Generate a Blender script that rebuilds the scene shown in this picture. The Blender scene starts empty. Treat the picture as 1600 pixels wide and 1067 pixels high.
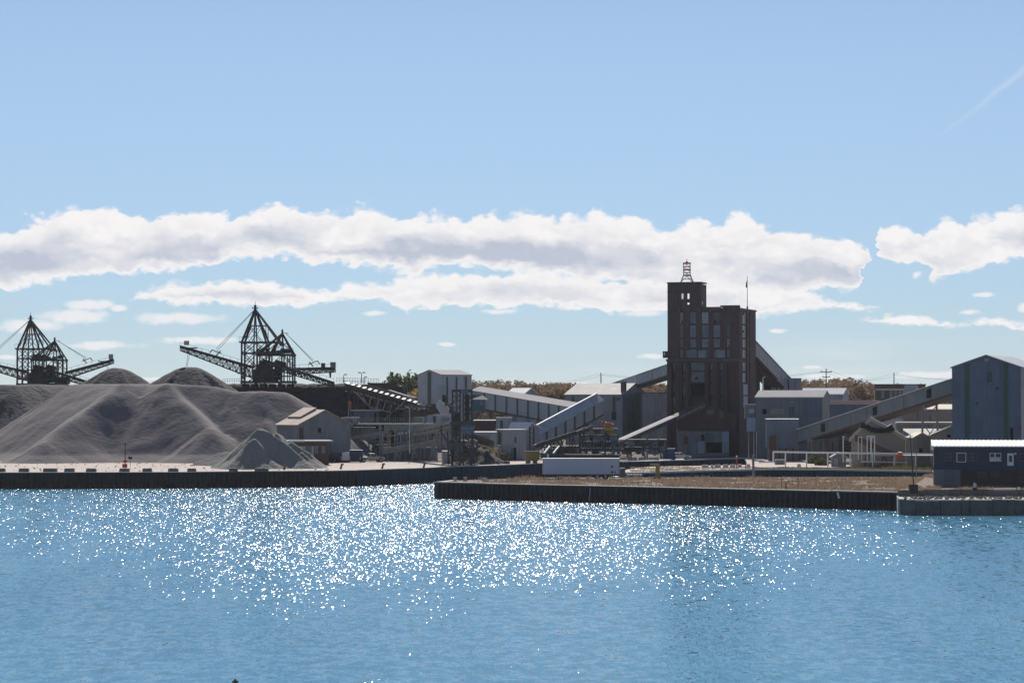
import bpy, math, random
from math import sin, cos, tan, radians as R, pi, atan2, sqrt
from mathutils import Vector, Matrix, noise as mn
sc = bpy.context.scene
COL = sc.collection
rnd = random.Random(7)

# ---------------------------------------------------------------- camera, world, sun, exposure
F = 3946.0                       # focal length in photo pixels (1600 wide)
CAMH = 15.0
PITCH = math.atan(88.5 / F)
cd = bpy.data.cameras.new('camera'); cam = bpy.data.objects.new('camera', cd); COL.objects.link(cam)
cam.location = (0, 0, CAMH); cam.rotation_euler = (pi/2 + PITCH, 0, 0)
cd.sensor_width = 36; cd.lens = F / 1600 * 36; cd.clip_start = 1; cd.clip_end = 30000
sc.camera = cam

SUN_EL, SUN_AZ = 37.0, -1.5      # degrees; azimuth from +Y towards +X
sd = bpy.data.lights.new('sun', 'SUN'); sun = bpy.data.objects.new('sun', sd); COL.objects.link(sun)
sd.energy = 5.0; sd.angle = R(0.53); sd.color = (1, .95, .88)
sv = Vector((sin(R(SUN_AZ))*cos(R(SUN_EL)), cos(R(SUN_AZ))*cos(R(SUN_EL)), sin(R(SUN_EL))))
sun.rotation_euler = sv.to_track_quat('Z', 'Y').to_euler()
sun.location = sv * 50
sc.view_settings.view_transform = 'Standard'; sc.view_settings.look = 'None'
sc.view_settings.exposure = 0.0; sc.view_settings.gamma = 1; sc.view_settings.use_curve_mapping = False
sc.cycles.use_denoising = True
sc.cycles.max_bounces = 5; sc.cycles.diffuse_bounces = 2; sc.cycles.glossy_bounces = 3
sc.cycles.sample_clamp_direct = 0; sc.cycles.sample_clamp_indirect = 6; sc.cycles.caustics_reflective = False

class E:
    """a value in a node tree that one can do sums with"""
    def __init__(s, nt, sock): s.nt, s.s = nt, sock
    def _m(s, op, *a, clamp=False):
        n = s.nt.nodes.new('ShaderNodeMath'); n.operation = op; n.use_clamp = clamp
        for i, x in enumerate((s,) + a):
            if isinstance(x, E): s.nt.links.new(x.s, n.inputs[i])
            else: n.inputs[i].default_value = float(x)
        return E(s.nt, n.outputs[0])
    def __add__(s, o): return s._m('ADD', o)
    def __sub__(s, o): return s._m('SUBTRACT', o)
    def __mul__(s, o): return s._m('MULTIPLY', o)
    def __truediv__(s, o): return s._m('DIVIDE', o)
    def __rsub__(s, o): return (s * -1) + o
    __radd__ = __add__; __rmul__ = __mul__
    def mn(s, o): return s._m('MINIMUM', o)
    def mx(s, o): return s._m('MAXIMUM', o)
    def clamp(s): return s._m('ADD', 0, clamp=True)
    def sm(s, a, b):
        n = s.nt.nodes.new('ShaderNodeMapRange'); n.interpolation_type = 'SMOOTHSTEP'
        s.nt.links.new(s.s, n.inputs[0]); n.inputs[1].default_value = a; n.inputs[2].default_value = b
        n.inputs[3].default_value = 0; n.inputs[4].default_value = 1
        return E(s.nt, n.outputs[0])
def comb(nt, x, y, z=0):
    n = nt.nodes.new('ShaderNodeCombineXYZ')
    for i, v in enumerate((x, y, z)):
        if isinstance(v, E): nt.links.new(v.s, n.inputs[i])
        else: n.inputs[i].default_value = v
    return n.outputs[0]
def nz(nt, vec, scale, detail=3, rough=.55, dim='3D', w=None):
    n = nt.nodes.new('ShaderNodeTexNoise'); n.noise_dimensions = dim
    if vec is not None: nt.links.new(vec, n.inputs['Vector'])
    n.inputs['Scale'].default_value = scale; n.inputs['Detail'].default_value = detail
    n.inputs['Roughness'].default_value = rough
    return E(nt, n.outputs['Fac'])
def mix(nt, f, a, b, kind='MIX'):
    n = nt.nodes.new('ShaderNodeMix'); n.data_type = 'RGBA'; n.blend_type = kind
    for sock, v in ((n.inputs[0], f), (n.inputs[6], a), (n.inputs[7], b)):
        if isinstance(v, E): nt.links.new(v.s, sock)
        elif isinstance(v, bpy.types.NodeSocket): nt.links.new(v, sock)
        elif isinstance(v, (int, float)): sock.default_value = v
        else: sock.default_value = (*v, 1)
    return n.outputs[2]

def make_world():
    w = bpy.data.worlds.new('World'); sc.world = w; w.use_nodes = True
    nt = w.node_tree; nt.nodes.clear()
    out = nt.nodes.new('ShaderNodeOutputWorld'); bg = nt.nodes.new('ShaderNodeBackground')
    sky = nt.nodes.new('ShaderNodeTexSky'); sky.sky_type = 'NISHITA'; sky.sun_disc = False
    sky.sun_elevation = R(SUN_EL); sky.sun_rotation = R(SUN_AZ); sky.altitude = 180
    sky.air_density = 0.7; sky.dust_density = SKY_DUST; sky.ozone_density = 3.0
    hs = nt.nodes.new('ShaderNodeHueSaturation'); nt.links.new(sky.outputs[0], hs.inputs['Color'])
    hs.inputs['Saturation'].default_value = SKY_SAT; hs.inputs['Value'].default_value = 1
    tc = nt.nodes.new('ShaderNodeTexCoord'); sp = nt.nodes.new('ShaderNodeSeparateXYZ')
    nt.links.new(tc.outputs['Generated'], sp.inputs[0])
    x, y, z = (E(nt, sp.outputs[i]) for i in range(3))
    az = x._m('ARCTAN2', y); el = z._m('ARCSINE')
    skyc = mix(nt, 1.0, hs.outputs[0], mix(nt, el.sm(-.02, .17), SKY_LOW, SKY_TINT), 'MULTIPLY')
    u0 = az * F + 800; v0 = 622 - el * F
    V = comb(nt, u0 / 100, v0 / 62)
    n1 = nt.nodes.new('ShaderNodeTexNoise'); nt.links.new(V, n1.inputs['Vector'])
    n1.inputs['Scale'].default_value = 1.0; n1.inputs['Detail'].default_value = 8; n1.inputs['Roughness'].default_value = .68
    s1 = nt.nodes.new('ShaderNodeSeparateColor'); nt.links.new(n1.outputs['Color'], s1.inputs[0])
    u = u0 + (E(nt, s1.outputs[0]) - .5) * 60
    v = v0 + (E(nt, s1.outputs[1]) - .5) * 44
    # billows: cellular noise gives the cauliflower edge
    def vor(scale, ax, ay):
        n = nt.nodes.new('ShaderNodeTexVoronoi'); n.feature = 'SMOOTH_F1'; n.inputs['Smoothness'].default_value = .35
        nt.links.new(comb(nt, u / ax, v / ay), n.inputs['Vector']); n.inputs['Scale'].default_value = scale
        return E(nt, n.outputs['Distance'])
    b1 = vor(1, 46, 30); b2 = vor(1, 19, 13)
    bil = (0.45 - b1) * 24 + (0.45 - b2) * 15 + 3
    un = (u + bil * .6)._m('PINGPONG', 1600) / 1600
    def curve(pts):
        n = nt.nodes.new('ShaderNodeFloatCurve'); nt.links.new(un.s, n.inputs['Value'])
        c = n.mapping.curves[0]
        P = [(a / 1600, (b - 300) / 260) for a, b in pts]
        c.points[0].location = P[0]; c.points[1].location = P[-1]
        for p in P[1:-1]: c.points.new(*p)
        for p in c.points: p.handle_type = 'AUTO_CLAMPED'
        n.mapping.update()
        return E(nt, n.outputs[0]) * 260 + 300
    bands = [
     ([(0,366),(60,350),(95,328),(150,326),(185,332),(215,345),(290,333),(330,342),(385,336),(440,326),(600,332),(740,341),(830,335),(1000,341),(1060,354),(1090,346),(1140,338),(1190,350),(1230,362),(1300,370),(1350,384),(1362,425),(1372,352),(1440,358),(1500,352),(1560,340),(1600,334)],
      [(0,452),(60,450),(110,438),(210,430),(330,418),(372,398),(400,398),(450,404),(560,418),(650,424),(700,415),(800,430),(900,440),(1000,446),(1100,452),(1200,462),(1300,462),(1345,440),(1360,392),(1368,402),(1440,420),(1480,432),(1540,415),(1600,402)], 1.0, 0),
     ([(0,470),(190,478),(215,458),(300,446),(400,438),(470,446),(510,456),(540,446),(600,434),(700,428),(800,424),(900,428),(1000,430),(1100,432),(1200,444),(1250,452),(1300,470),(1370,482),(1400,496),(1430,496),(1500,500),(1600,500)],
      [(0,462),(190,470),(215,470),(300,480),(420,480),(500,476),(540,468),(600,476),(700,482),(800,482),(900,486),(1000,494),(1100,494),(1200,492),(1300,488),(1370,486),(1400,482),(1440,486),(1500,490),(1600,485)], .8, 5),
     ([(0,600),(1300,600),(1340,508),(1380,494),(1410,490),(1450,500),(1500,506),(1560,503),(1600,505)],
      [(0,590),(1300,590),(1340,506),(1380,509),(1450,513),(1500,515),(1560,515),(1600,516)], .6, 9),
    ]
    mask = None; gray = None
    fine = nz(nt, comb(nt, u0 / 17, v0 / 11, 2.2), 1, 5, .7) - .5
    puff = ((b1 - .38) * 1.1 + (b2 - .38) * .7 + fine * .5)
    lown = nz(nt, comb(nt, u / 210, v / 62, 3.3), 1, 3, .5)
    for top, bot, g, seed in bands:
        T = curve(top); B = curve(bot)
        dt = v - T; db = B - v
        s = (dt.mn(db * 1.3)) + bil * ((B - T) / 60).clamp() + fine * 17
        m = s.sm(-3, 9)
        t = (dt / (B - T).mx(5)).clamp()
        gg = ((lown - .5) * 3.8 + .30 + (t - .45) * 1.2).clamp() * s.sm(4, 34) * t.sm(.08, .5) * g
        mask = m if mask is None else mask.mx(m)
        gg = (gg + puff * s.sm(3, 22) * .42).clamp()
        gray = gg if gray is None else gray.mx(gg)
    small = [(60,512,60,11),(125,497,55,13),(142,479,40,9),(285,497,78,11),(165,541,62,7),(312,533,62,7),(20,560,40,4),(232,592,40,4),
             (582,489,22,5),(780,487,32,6),(695,539,20,4),(1005,490,45,7),(1018,557,28,5),(1213,517,14,4),(1510,491,24,6),(1530,464,18,5),
             (1597,484,18,9),(1424,432,9,8),(1456,432,9,13),(1300,588,60,5),(1450,586,80,6),(1268,574,22,3),(860,600,90,3),(430,456,60,5),(190,483,20,7)]
    wv = comb(nt, u0 + (E(nt, s1.outputs[0]) - .5) * 44, v0 + (E(nt, s1.outputs[1]) - .5) * 14)
    dmin = None
    for cx, cy, rx, ry in small:
        a = nt.nodes.new('ShaderNodeVectorMath'); a.operation = 'MULTIPLY_ADD'; nt.links.new(wv, a.inputs[0])
        a.inputs[1].default_value = (1/rx, 1/ry, 0); a.inputs[2].default_value = (-cx/rx, -cy/ry, 0)
        l = nt.nodes.new('ShaderNodeVectorMath'); l.operation = 'LENGTH'; nt.links.new(a.outputs[0], l.inputs[0])
        d = E(nt, l.outputs['Value']); dmin = d if dmin is None else dmin.mn(d)
    m = (1 - dmin + bil * .022 + fine * .7).sm(-.1, .7)
    mask = mask.mx(m * .88); gray = gray.mx(m.sm(.5, 1) * .12)
    # a thin contrail high on the right
    L = ((u0 - 1440) * 0.62 + (v0 - 240) * 0.785) * 1.0
    along = ((u0 - 1440) * 0.785 - (v0 - 240) * 0.62)
    wob = (nz(nt, comb(nt, u0 / 60, v0 / 60, 7), 1, 4) - .5) * 16
    tr = (1 - ((L + wob) / (3.0 + along * .03).mx(2))._m('ABSOLUTE')).sm(0, 1) * along.sm(-30, 190) * (1 - along.sm(205, 300))
    mask = mask.mx(tr * .18)
    wisp = nz(nt, comb(nt, u0 / 500, v0 / 60, 11), 1, 5).sm(.52, .8) * (v0.sm(430, 560)) * .28
    mask = mask.mx(wisp)
    mask = mask * el.sm(-.002, .004)
    edge = nz(nt, comb(nt, u / 40, v / 24, 5), 1, 4, .6)
    cc = mix(nt, (gray + (edge - .5) * .32 * gray.sm(.05,.4)).clamp(), CLOUD_LIT, CLOUD_GRAY)
    col = mix(nt, mask, skyc, cc)
    nt.links.new(col, bg.inputs[0]); bg.inputs[1].default_value = SKY_STR
    nt.links.new(bg.outputs[0], out.inputs[0])
    w.cycles.sampling_method = 'MANUAL'; w.cycles.sample_map_resolution = 512
SKY_STR = 0.10; SKY_SAT = 1.0; SKY_TINT = (1.12, .98, .885); SKY_LOW = (.52, .57, .67); SKY_DUST = 0.0
CLOUD_LIT = (9.3, 9.1, 9.1); CLOUD_GRAY = (5.1, 5.55, 6.6)
make_world()

HAZE = .00004
# ---------------------------------------------------------------- pixel -> place
def _dir(px, py):
    u = (px - 800) / F; v = (533.5 - py) / F
    return u, cos(PITCH) - v*sin(PITCH), sin(PITCH) + v*cos(PITCH)
def P(px, py, d):
    a, b, c = _dir(px, py); t = d / b
    return Vector((a*t, d, CAMH + c*t))
def G(px, py, h):
    a, b, c = _dir(px, py); t = (h - CAMH) / c
    return Vector((a*t, b*t, h))
def Z(py, d): return P(800, py, d).z
def X(px, d): return P(px, 600, d).x

# ---------------------------------------------------------------- meshes
LAND = 2.6
ROOTM = {}
def thing(name, label, cat, loc, rz=0, group=None):
    o = bpy.data.objects.new(name, None); COL.objects.link(o)
    o.location = loc; o.rotation_euler = (0, 0, rz); o.empty_display_size = .5
    o['label'] = label; o['category'] = cat
    if group: o['group'] = group
    ROOTM[o.name] = (Matrix.Translation(Vector(loc)) @ Matrix.Rotation(rz, 4, 'Z')).inverted()
    return o
class MB:
    def __init__(s): s.v = []; s.f = []; s.sm = False
    def box(s, x0, x1, y0, y1, z0, z1):
        n = len(s.v)
        s.v += [(x, y, z) for z in (z0, z1) for x, y in ((x0,y0),(x1,y0),(x1,y1),(x0,y1))]
        s.f += [tuple(n+i for i in q) for q in ((3,2,1,0),(4,5,6,7),(0,1,5,4),(1,2,6,5),(2,3,7,6),(3,0,4,7))]
        return s
    def hexa(s, a):                     # 8 corners: bottom ring then top ring
        n = len(s.v); s.v += [tuple(p) for p in a]
        s.f += [tuple(n+i for i in q) for q in ((3,2,1,0),(4,5,6,7),(0,1,5,4),(1,2,6,5),(2,3,7,6),(3,0,4,7))]
        return s
    def bar(s, p, q, w=.15, h=None):
        p, q = Vector(p), Vector(q); d = q - p
        if d.length < 1e-6: return s
        d.normalize(); up = Vector((0,0,1)) if abs(d.z) < .95 else Vector((0,1,0))
        a = d.cross(up).normalized() * w/2; b = d.cross(a).normalized() * (h or w)/2
        return s.hexa([p-a-b, p+a-b, p+a+b, p-a+b, q-a-b, q+a-b, q+a+b, q-a+b])
    def tube(s, p, q, r0, r1=None, n=8, cap=True):
        p, q = Vector(p), Vector(q); d = (q-p).normalized(); r1 = r0 if r1 is None else r1
        up = Vector((0,0,1)) if abs(d.z) < .95 else Vector((1,0,0))
        a = d.cross(up).normalized(); b = d.cross(a); k = len(s.v)
        for c, r in ((p, r0), (q, r1)):
            for i in range(n):
                t = 2*pi*i/n; s.v.append(tuple(c + (a*cos(t) + b*sin(t))*r))
        for i in range(n):
            j = (i+1) % n; s.f.append((k+i, k+j, k+n+j, k+n+i))
        if cap: s.f.append(tuple(k+n-1-i for i in range(n))); s.f.append(tuple(k+n+i for i in range(n)))
        return s
    def prism(s, pts, ext):             # planar polygon pts extruded by vector ext
        n = len(s.v); k = len(pts); e = Vector(ext)
        s.v += [tuple(p) for p in pts] + [tuple(Vector(p)+e) for p in pts]
        s.f.append(tuple(n+i for i in range(k))); s.f.append(tuple(n+k+k-1-i for i in range(k)))
        for i in range(k):
            j = (i+1) % k; s.f.append((n+j, n+i, n+k+i, n+k+j))
        return s
    def poly(s, pts):
        n = len(s.v); s.v += [tuple(p) for p in pts]; s.f.append(tuple(range(n, n+len(pts)))); return s
    def build(s, name, m, parent=None, local=False, smooth=False, kind=None, label=None):
        me = bpy.data.meshes.new(name)
        vs = s.v
        if parent is not None and not local:
            M = full_inv(parent); vs = [tuple(M @ Vector(p)) for p in vs]
        me.from_pydata(vs, [], s.f); me.materials.append(m); me.update()
        if smooth:
            for p in me.polygons: p.use_smooth = True
        o = bpy.data.objects.new(name, me); COL.objects.link(o)
        if parent is not None: o.parent = parent
        if kind: o['kind'] = kind
        if label: o['label'] = label
        return o
def full_inv(o):
    while o.parent is not None: o = o.parent
    return ROOTM.get(o.name, Matrix.Identity(4))
def single(name, mb, m, label, cat, group=None, smooth=False):
    o = mb.build(name, m, None, smooth=smooth); o['label'] = label; o['category'] = cat
    if group: o['group'] = group
    # origin to the base centre
    xs = [v[0] for v in mb.v]; ys = [v[1] for v in mb.v]; zs = [v[2] for v in mb.v]
    c = Vector(((min(xs)+max(xs))/2, (min(ys)+max(ys))/2, min(zs)))
    o.data.transform(Matrix.Translation(-c)); o.location = c
    return o
def copy_tree(o, parent=None):
    c = o.copy(); COL.objects.link(c)
    if parent is not None: c.parent = parent
    for ch in list(o.children): copy_tree(ch, c)
    return c

# ---------------------------------------------------------------- materials
def mat(name, col, rough=.75, var=.18, scale=.6, metal=0, streak=0, dirt=None, bump=0, bscale=3, rib=0, ribax='X', spec=.4, fine=0, detail=5):
    m = bpy.data.materials.new(name); m.use_nodes = True; nt = m.node_tree
    b = nt.nodes['Principled BSDF']; b.inputs['Roughness'].default_value = rough
    b.inputs['Metallic'].default_value = metal; b.inputs['Specular IOR Level'].default_value = spec
    ge = nt.nodes.new('ShaderNodeNewGeometry'); pos = ge.outputs['Position']
    n = nz(nt, pos, scale, detail, .6)
    f = (n - .5) * 2.4
    if fine: f = f + (nz(nt, pos, scale*9, 3, .6) - .5) * fine * 2
    oi = nt.nodes.new('ShaderNodeObjectInfo')
    f = f + (E(nt, oi.outputs['Random']) - .5) * .5
    lo = tuple(c*(1-var) for c in col); hi = tuple(min(1, c*(1+var)) for c in col)
    c = mix(nt, (f*.5+.5).clamp(), lo, hi)
    if streak or dirt:
        mp = nt.nodes.new('ShaderNodeMapping'); nt.links.new(pos, mp.inputs[0]); mp.inputs['Scale'].default_value = (1.3, 1.3, .10)
        st = nz(nt, mp.outputs[0], 1.0, 5, .65)
        c = mix(nt, st.sm(.50, .74) * (streak or .5), c, dirt or tuple(x*.45 for x in col))
    nt.links.new(c, b.inputs['Base Color'])
    last = None
    if rib:
        sp = nt.nodes.new('ShaderNodeSeparateXYZ')
        tc = nt.nodes.new('ShaderNodeTexCoord'); nt.links.new(tc.outputs['Object'], sp.inputs[0])
        q = E(nt, sp.outputs[0]) + E(nt, sp.outputs[1]) * .77
        h = (q * (2*pi/rib))._m('SINE')
        bp = nt.nodes.new('ShaderNodeBump'); bp.inputs['Distance'].default_value = .05; bp.inputs['Strength'].default_value = .6
        nt.links.new(h.s, bp.inputs['Height']); last = bp
    if bump:
        bp = nt.nodes.new('ShaderNodeBump'); bp.inputs['Distance'].default_value = bump; bp.inputs['Strength'].default_value = 1
        nt.links.new(nz(nt, pos, bscale, 5, .6).s, bp.inputs['Height'])
        if last: nt.links.new(last.outputs[0], bp.inputs['Normal'])
        last = bp
    if last: nt.links.new(last.outputs[0], b.inputs['Normal'])
    if rib:      # single sheets differ a little in tone, as they fade and are replaced
        fl = lambda e, k: (e / k)._m('FLOOR')
        wn = nt.nodes.new('ShaderNodeTexWhiteNoise'); wn.noise_dimensions = '2D'
        nt.links.new(comb(nt, fl(q, rib*1.9), fl(E(nt, sp.outputs[2]), 3.1)), wn.inputs['Vector'])
        src = b.inputs['Base Color'].links[0].from_socket; f = E(nt, wn.outputs['Value'])
        dk = mix(nt, 1.0, src, (.80, .80, .80), 'MULTIPLY'); c2 = mix(nt, f._m('POWER', 2.2), src, dk)
        pn = nz(nt, pos, .18, 5, .65).sm(.55, .72) * .45
        c2 = mix(nt, pn, c2, tuple(x*.62+.02 for x in col)); nt.links.new(c2, b.inputs['Base Color'])
    return m
M = dict(
 ground=mat('dusty_ground', (.56,.47,.41), .95, .22, .12, bump=.25, bscale=.7, fine=.3, dirt=(.30,.26,.24)),
 gravel=mat('gravel_stone', (.178,.154,.155), .95, .2, .05, bump=.13, bscale=1.1, fine=.5),
 gravel_dark=mat('dark_gravel', (.085,.075,.078), .95, .2, .05, bump=.35, bscale=1.1, fine=.5),
 gravel_pale=mat('pale_gravel', (.25,.245,.225), .95, .2, .15, bump=.3, bscale=1.6, fine=.6),
 coal=mat('dark_stone', (.060,.052,.050), .95, .35, .15, bump=.5, bscale=.6, fine=.5),
 wet=mat('damp_gravel', (.105,.095,.098), .95, .18, .05, bump=.35, bscale=1.1, fine=.5),
 sheet=mat('rusted_sheet_piling', (.070,.052,.043), .8, .4, .5, streak=.6, dirt=(.09,.045,.028)),
 sheet_gray=mat('grey_sheet_piling', (.060,.066,.078), .75, .35, .5, streak=.5, dirt=(.12,.13,.14)),
 concrete=mat('old_concrete', (.50,.47,.44), .9, .3, .8, bump=.05, streak=.3, dirt=(.2,.18,.17)),
 concrete_dark=mat('stained_concrete', (.165,.15,.135), .9, .4, .7, bump=.12, bscale=1.5, streak=.7, dirt=(.05,.05,.055)),
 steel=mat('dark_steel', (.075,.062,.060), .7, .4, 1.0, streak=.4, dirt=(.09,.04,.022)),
 steel_gray=mat('grey_steel', (.26,.265,.27), .6, .3, 1.0, streak=.5, dirt=(.10,.07,.05)),
 steel_lt=mat('pale_steel', (.46,.46,.45), .55, .2, 1.0, streak=.4, dirt=(.2,.15,.12)),
 white=mat('white_paint', (.80,.80,.79), .7, .06, 1.0, streak=.2, dirt=(.5,.45,.4)),
 clad=mat('pale_cladding', (.50,.52,.55), .5, .06, .4, rib=.6, streak=.3, dirt=(.32,.32,.33)),
 clad_gray=mat('grey_cladding', (.31,.335,.375), .55, .09, .4, rib=.6, streak=.4, dirt=(.18,.18,.19)),
 clad_blue=mat('blue_grey_cladding', (.13,.160,.215), .55, .10, .3, rib=.7, streak=.35, dirt=(.08,.10,.13)),
 clad_teal=mat('grey_green_cladding', (.18,.205,.215), .6, .15, .3, rib=.7, streak=.6, dirt=(.085,.09,.088)),
 clad_shed=mat('shed_cladding', (.205,.235,.25), .6, .12, .4, rib=.7, streak=.5, dirt=(.12,.12,.11)),
 green=mat('green_panel', (.050,.110,.080), .55, .12, .6, rib=.4),
 teal=mat('teal_paint', (.06,.10,.11), .5, .2, .8),
 navy=mat('navy_siding', (.045,.055,.080), .55, .2, .6, streak=.3, dirt=(.05,.05,.06)),
 navy_lt=mat('navy_trim', (.04,.06,.11), .55, .2, .6),
 roof=mat('metal_roof', (.45,.43,.42), .85, .12, .5, streak=.3, dirt=(.3,.26,.24), fine=.5, spec=.15),
 roof_rust=mat('rusting_roof', (.42,.31,.25), .7, .35, .35, fine=.4, dirt=(.2,.12,.09)),
 roof_mott=mat('mottled_roof', (.38,.35,.33), .7, .55, .6, fine=.9),
 roof_tan=mat('tan_roof', (.52,.44,.36), .7, .15, .5, fine=.3),
 roof_pink=mat('pinkish_roof', (.52,.38,.33), .7, .15, .5),
 tan=mat('tan_wall', (.31,.28,.24), .85, .12, .5, streak=.4, dirt=(.17,.15,.13)),
 stained=mat('rust_stained_wall', (.22,.19,.17), .85, .25, .3, streak=1, dirt=(.10,.045,.03)),
 brick=mat('red_brown_brick', (.104,.070,.070), .9, .22, .7, fine=.6, streak=.4, dirt=(.055,.045,.048)),
 brick_band=mat('weathered_stone', (.125,.105,.10), .9, .3, .8, fine=.6),
 brick_low=mat('brown_brick', (.105,.072,.062), .9, .2, .7, fine=.6),
 glass=mat('dusty_glass', (.17,.195,.235), .28, .7, .8, spec=.5),
 glass_lt=mat('pale_glass', (.38,.41,.45), .35, .3, .8, spec=.5),
 glass_dk=mat('dark_glass', (.02,.023,.028), .15, .4, .8, spec=.5),
 frame=mat('window_frame', (.14,.14,.14), .6, .2, 1),
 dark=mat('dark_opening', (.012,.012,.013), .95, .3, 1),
 board=mat('boarded_panel', (.17,.185,.20), .7, .15, .6, streak=.4),
 paleblue=mat('pale_blue_panel', (.34,.40,.48), .5, .08, .6, rib=.5),
 red=mat('red_paint', (.42,.05,.035), .5, .15, 1), orange=mat('orange_paint', (.50,.12,.04), .45, .15, 1),
 rust=mat('rust', (.13,.07,.05), .85, .3, 1, fine=.5), yellow=mat('ochre_paint', (.36,.25,.07), .7, .25, 1),
 blue=mat('blue_paint', (.03,.06,.17), .45, .15, 1), car_dark=mat('dark_car_paint', (.04,.045,.05), .25, .1, 1),
 car_white=mat('white_car_paint', (.6,.6,.6), .25, .05, 1), car_silver=mat('silver_car_paint', (.3,.31,.32), .3, .1, 1, metal=.5),
 tyre=mat('tyre_rubber', (.02,.02,.02), .8, .2, 2), black=mat('black_steel', (.018,.018,.02), .6, .2, 1),
 lightblue=mat('trailer_paint', (.52,.58,.69), .4, .04, .5, streak=.2, dirt=(.5,.5,.5)),
 bark=mat('bark', (.10,.08,.065), .9, .3, 2), belt=mat('conveyor_belt', (.06,.055,.052), .8, .3, 1),
 wood=mat('creosoted_wood', (.055,.045,.038), .9, .3, 1),
)
def tide(m, z0, z1, col):
    nt = m.node_tree; b = nt.nodes['Principled BSDF']; src = b.inputs['Base Color'].links[0].from_socket
    ge = nt.nodes.new('ShaderNodeNewGeometry'); sp = nt.nodes.new('ShaderNodeSeparateXYZ'); nt.links.new(ge.outputs['Position'], sp.inputs[0])
    z = E(nt, sp.outputs[2]) + (nz(nt, ge.outputs['Position'], 1.3, 4, .6) - .5) * .8
    f = (1 - z.sm(z0, z1)) * nz(nt, ge.outputs['Position'], .25, 4).sm(.35, .6)
    nt.links.new(mix(nt, f, src, col), b.inputs['Base Color'])
tide(M['sheet'], .25, .75, (.15, .075, .04)); tide(M['sheet_gray'], .2, .7, (.13, .09, .06))
def leafmat(name, a, b):
    m = bpy.data.materials.new(name); m.use_nodes = True; nt = m.node_tree
    bs = nt.nodes['Principled BSDF']; bs.inputs['Roughness'].default_value = .7
    ge = nt.nodes.new('ShaderNodeNewGeometry'); oi = nt.nodes.new('ShaderNodeObjectInfo')
    r = (E(nt, ge.outputs['Random Per Island']) * .5 + nz(nt, ge.outputs['Position'], .35, 3) * .6 + E(nt, oi.outputs['Random']) * .5 - .3).clamp()
    c = mix(nt, r, a, b); nt.links.new(c, bs.inputs['Base Color'])
    tr = nt.nodes.new('ShaderNodeBsdfTranslucent'); nt.links.new(c, tr.inputs[0])
    ms = nt.nodes.new('ShaderNodeMixShader'); ms.inputs[0].default_value = .35
    out = nt.nodes['Material Output']
    nt.links.new(bs.outputs[0], ms.inputs[1]); nt.links.new(tr.outputs[0], ms.inputs[2]); nt.links.new(ms.outputs[0], out.inputs[0])
    return m
M['leaf_autumn'] = leafmat('autumn_leaves', (.19,.135,.08), (.36,.23,.13))
M['leaf_green'] = leafmat('green_leaves', (.06,.08,.035), (.13,.14,.055))
M['leaf_olive'] = leafmat('olive_leaves', (.15,.13,.07), (.27,.21,.11))
M['leaf_yellow'] = leafmat('yellow_leaves', (.35,.22,.03), (.50,.32,.05))
M['grass'] = leafmat('dry_grass', (.23,.16,.11), (.42,.32,.23))
M['weeds'] = leafmat('green_weeds', (.08,.09,.035), (.20,.16,.07))

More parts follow.
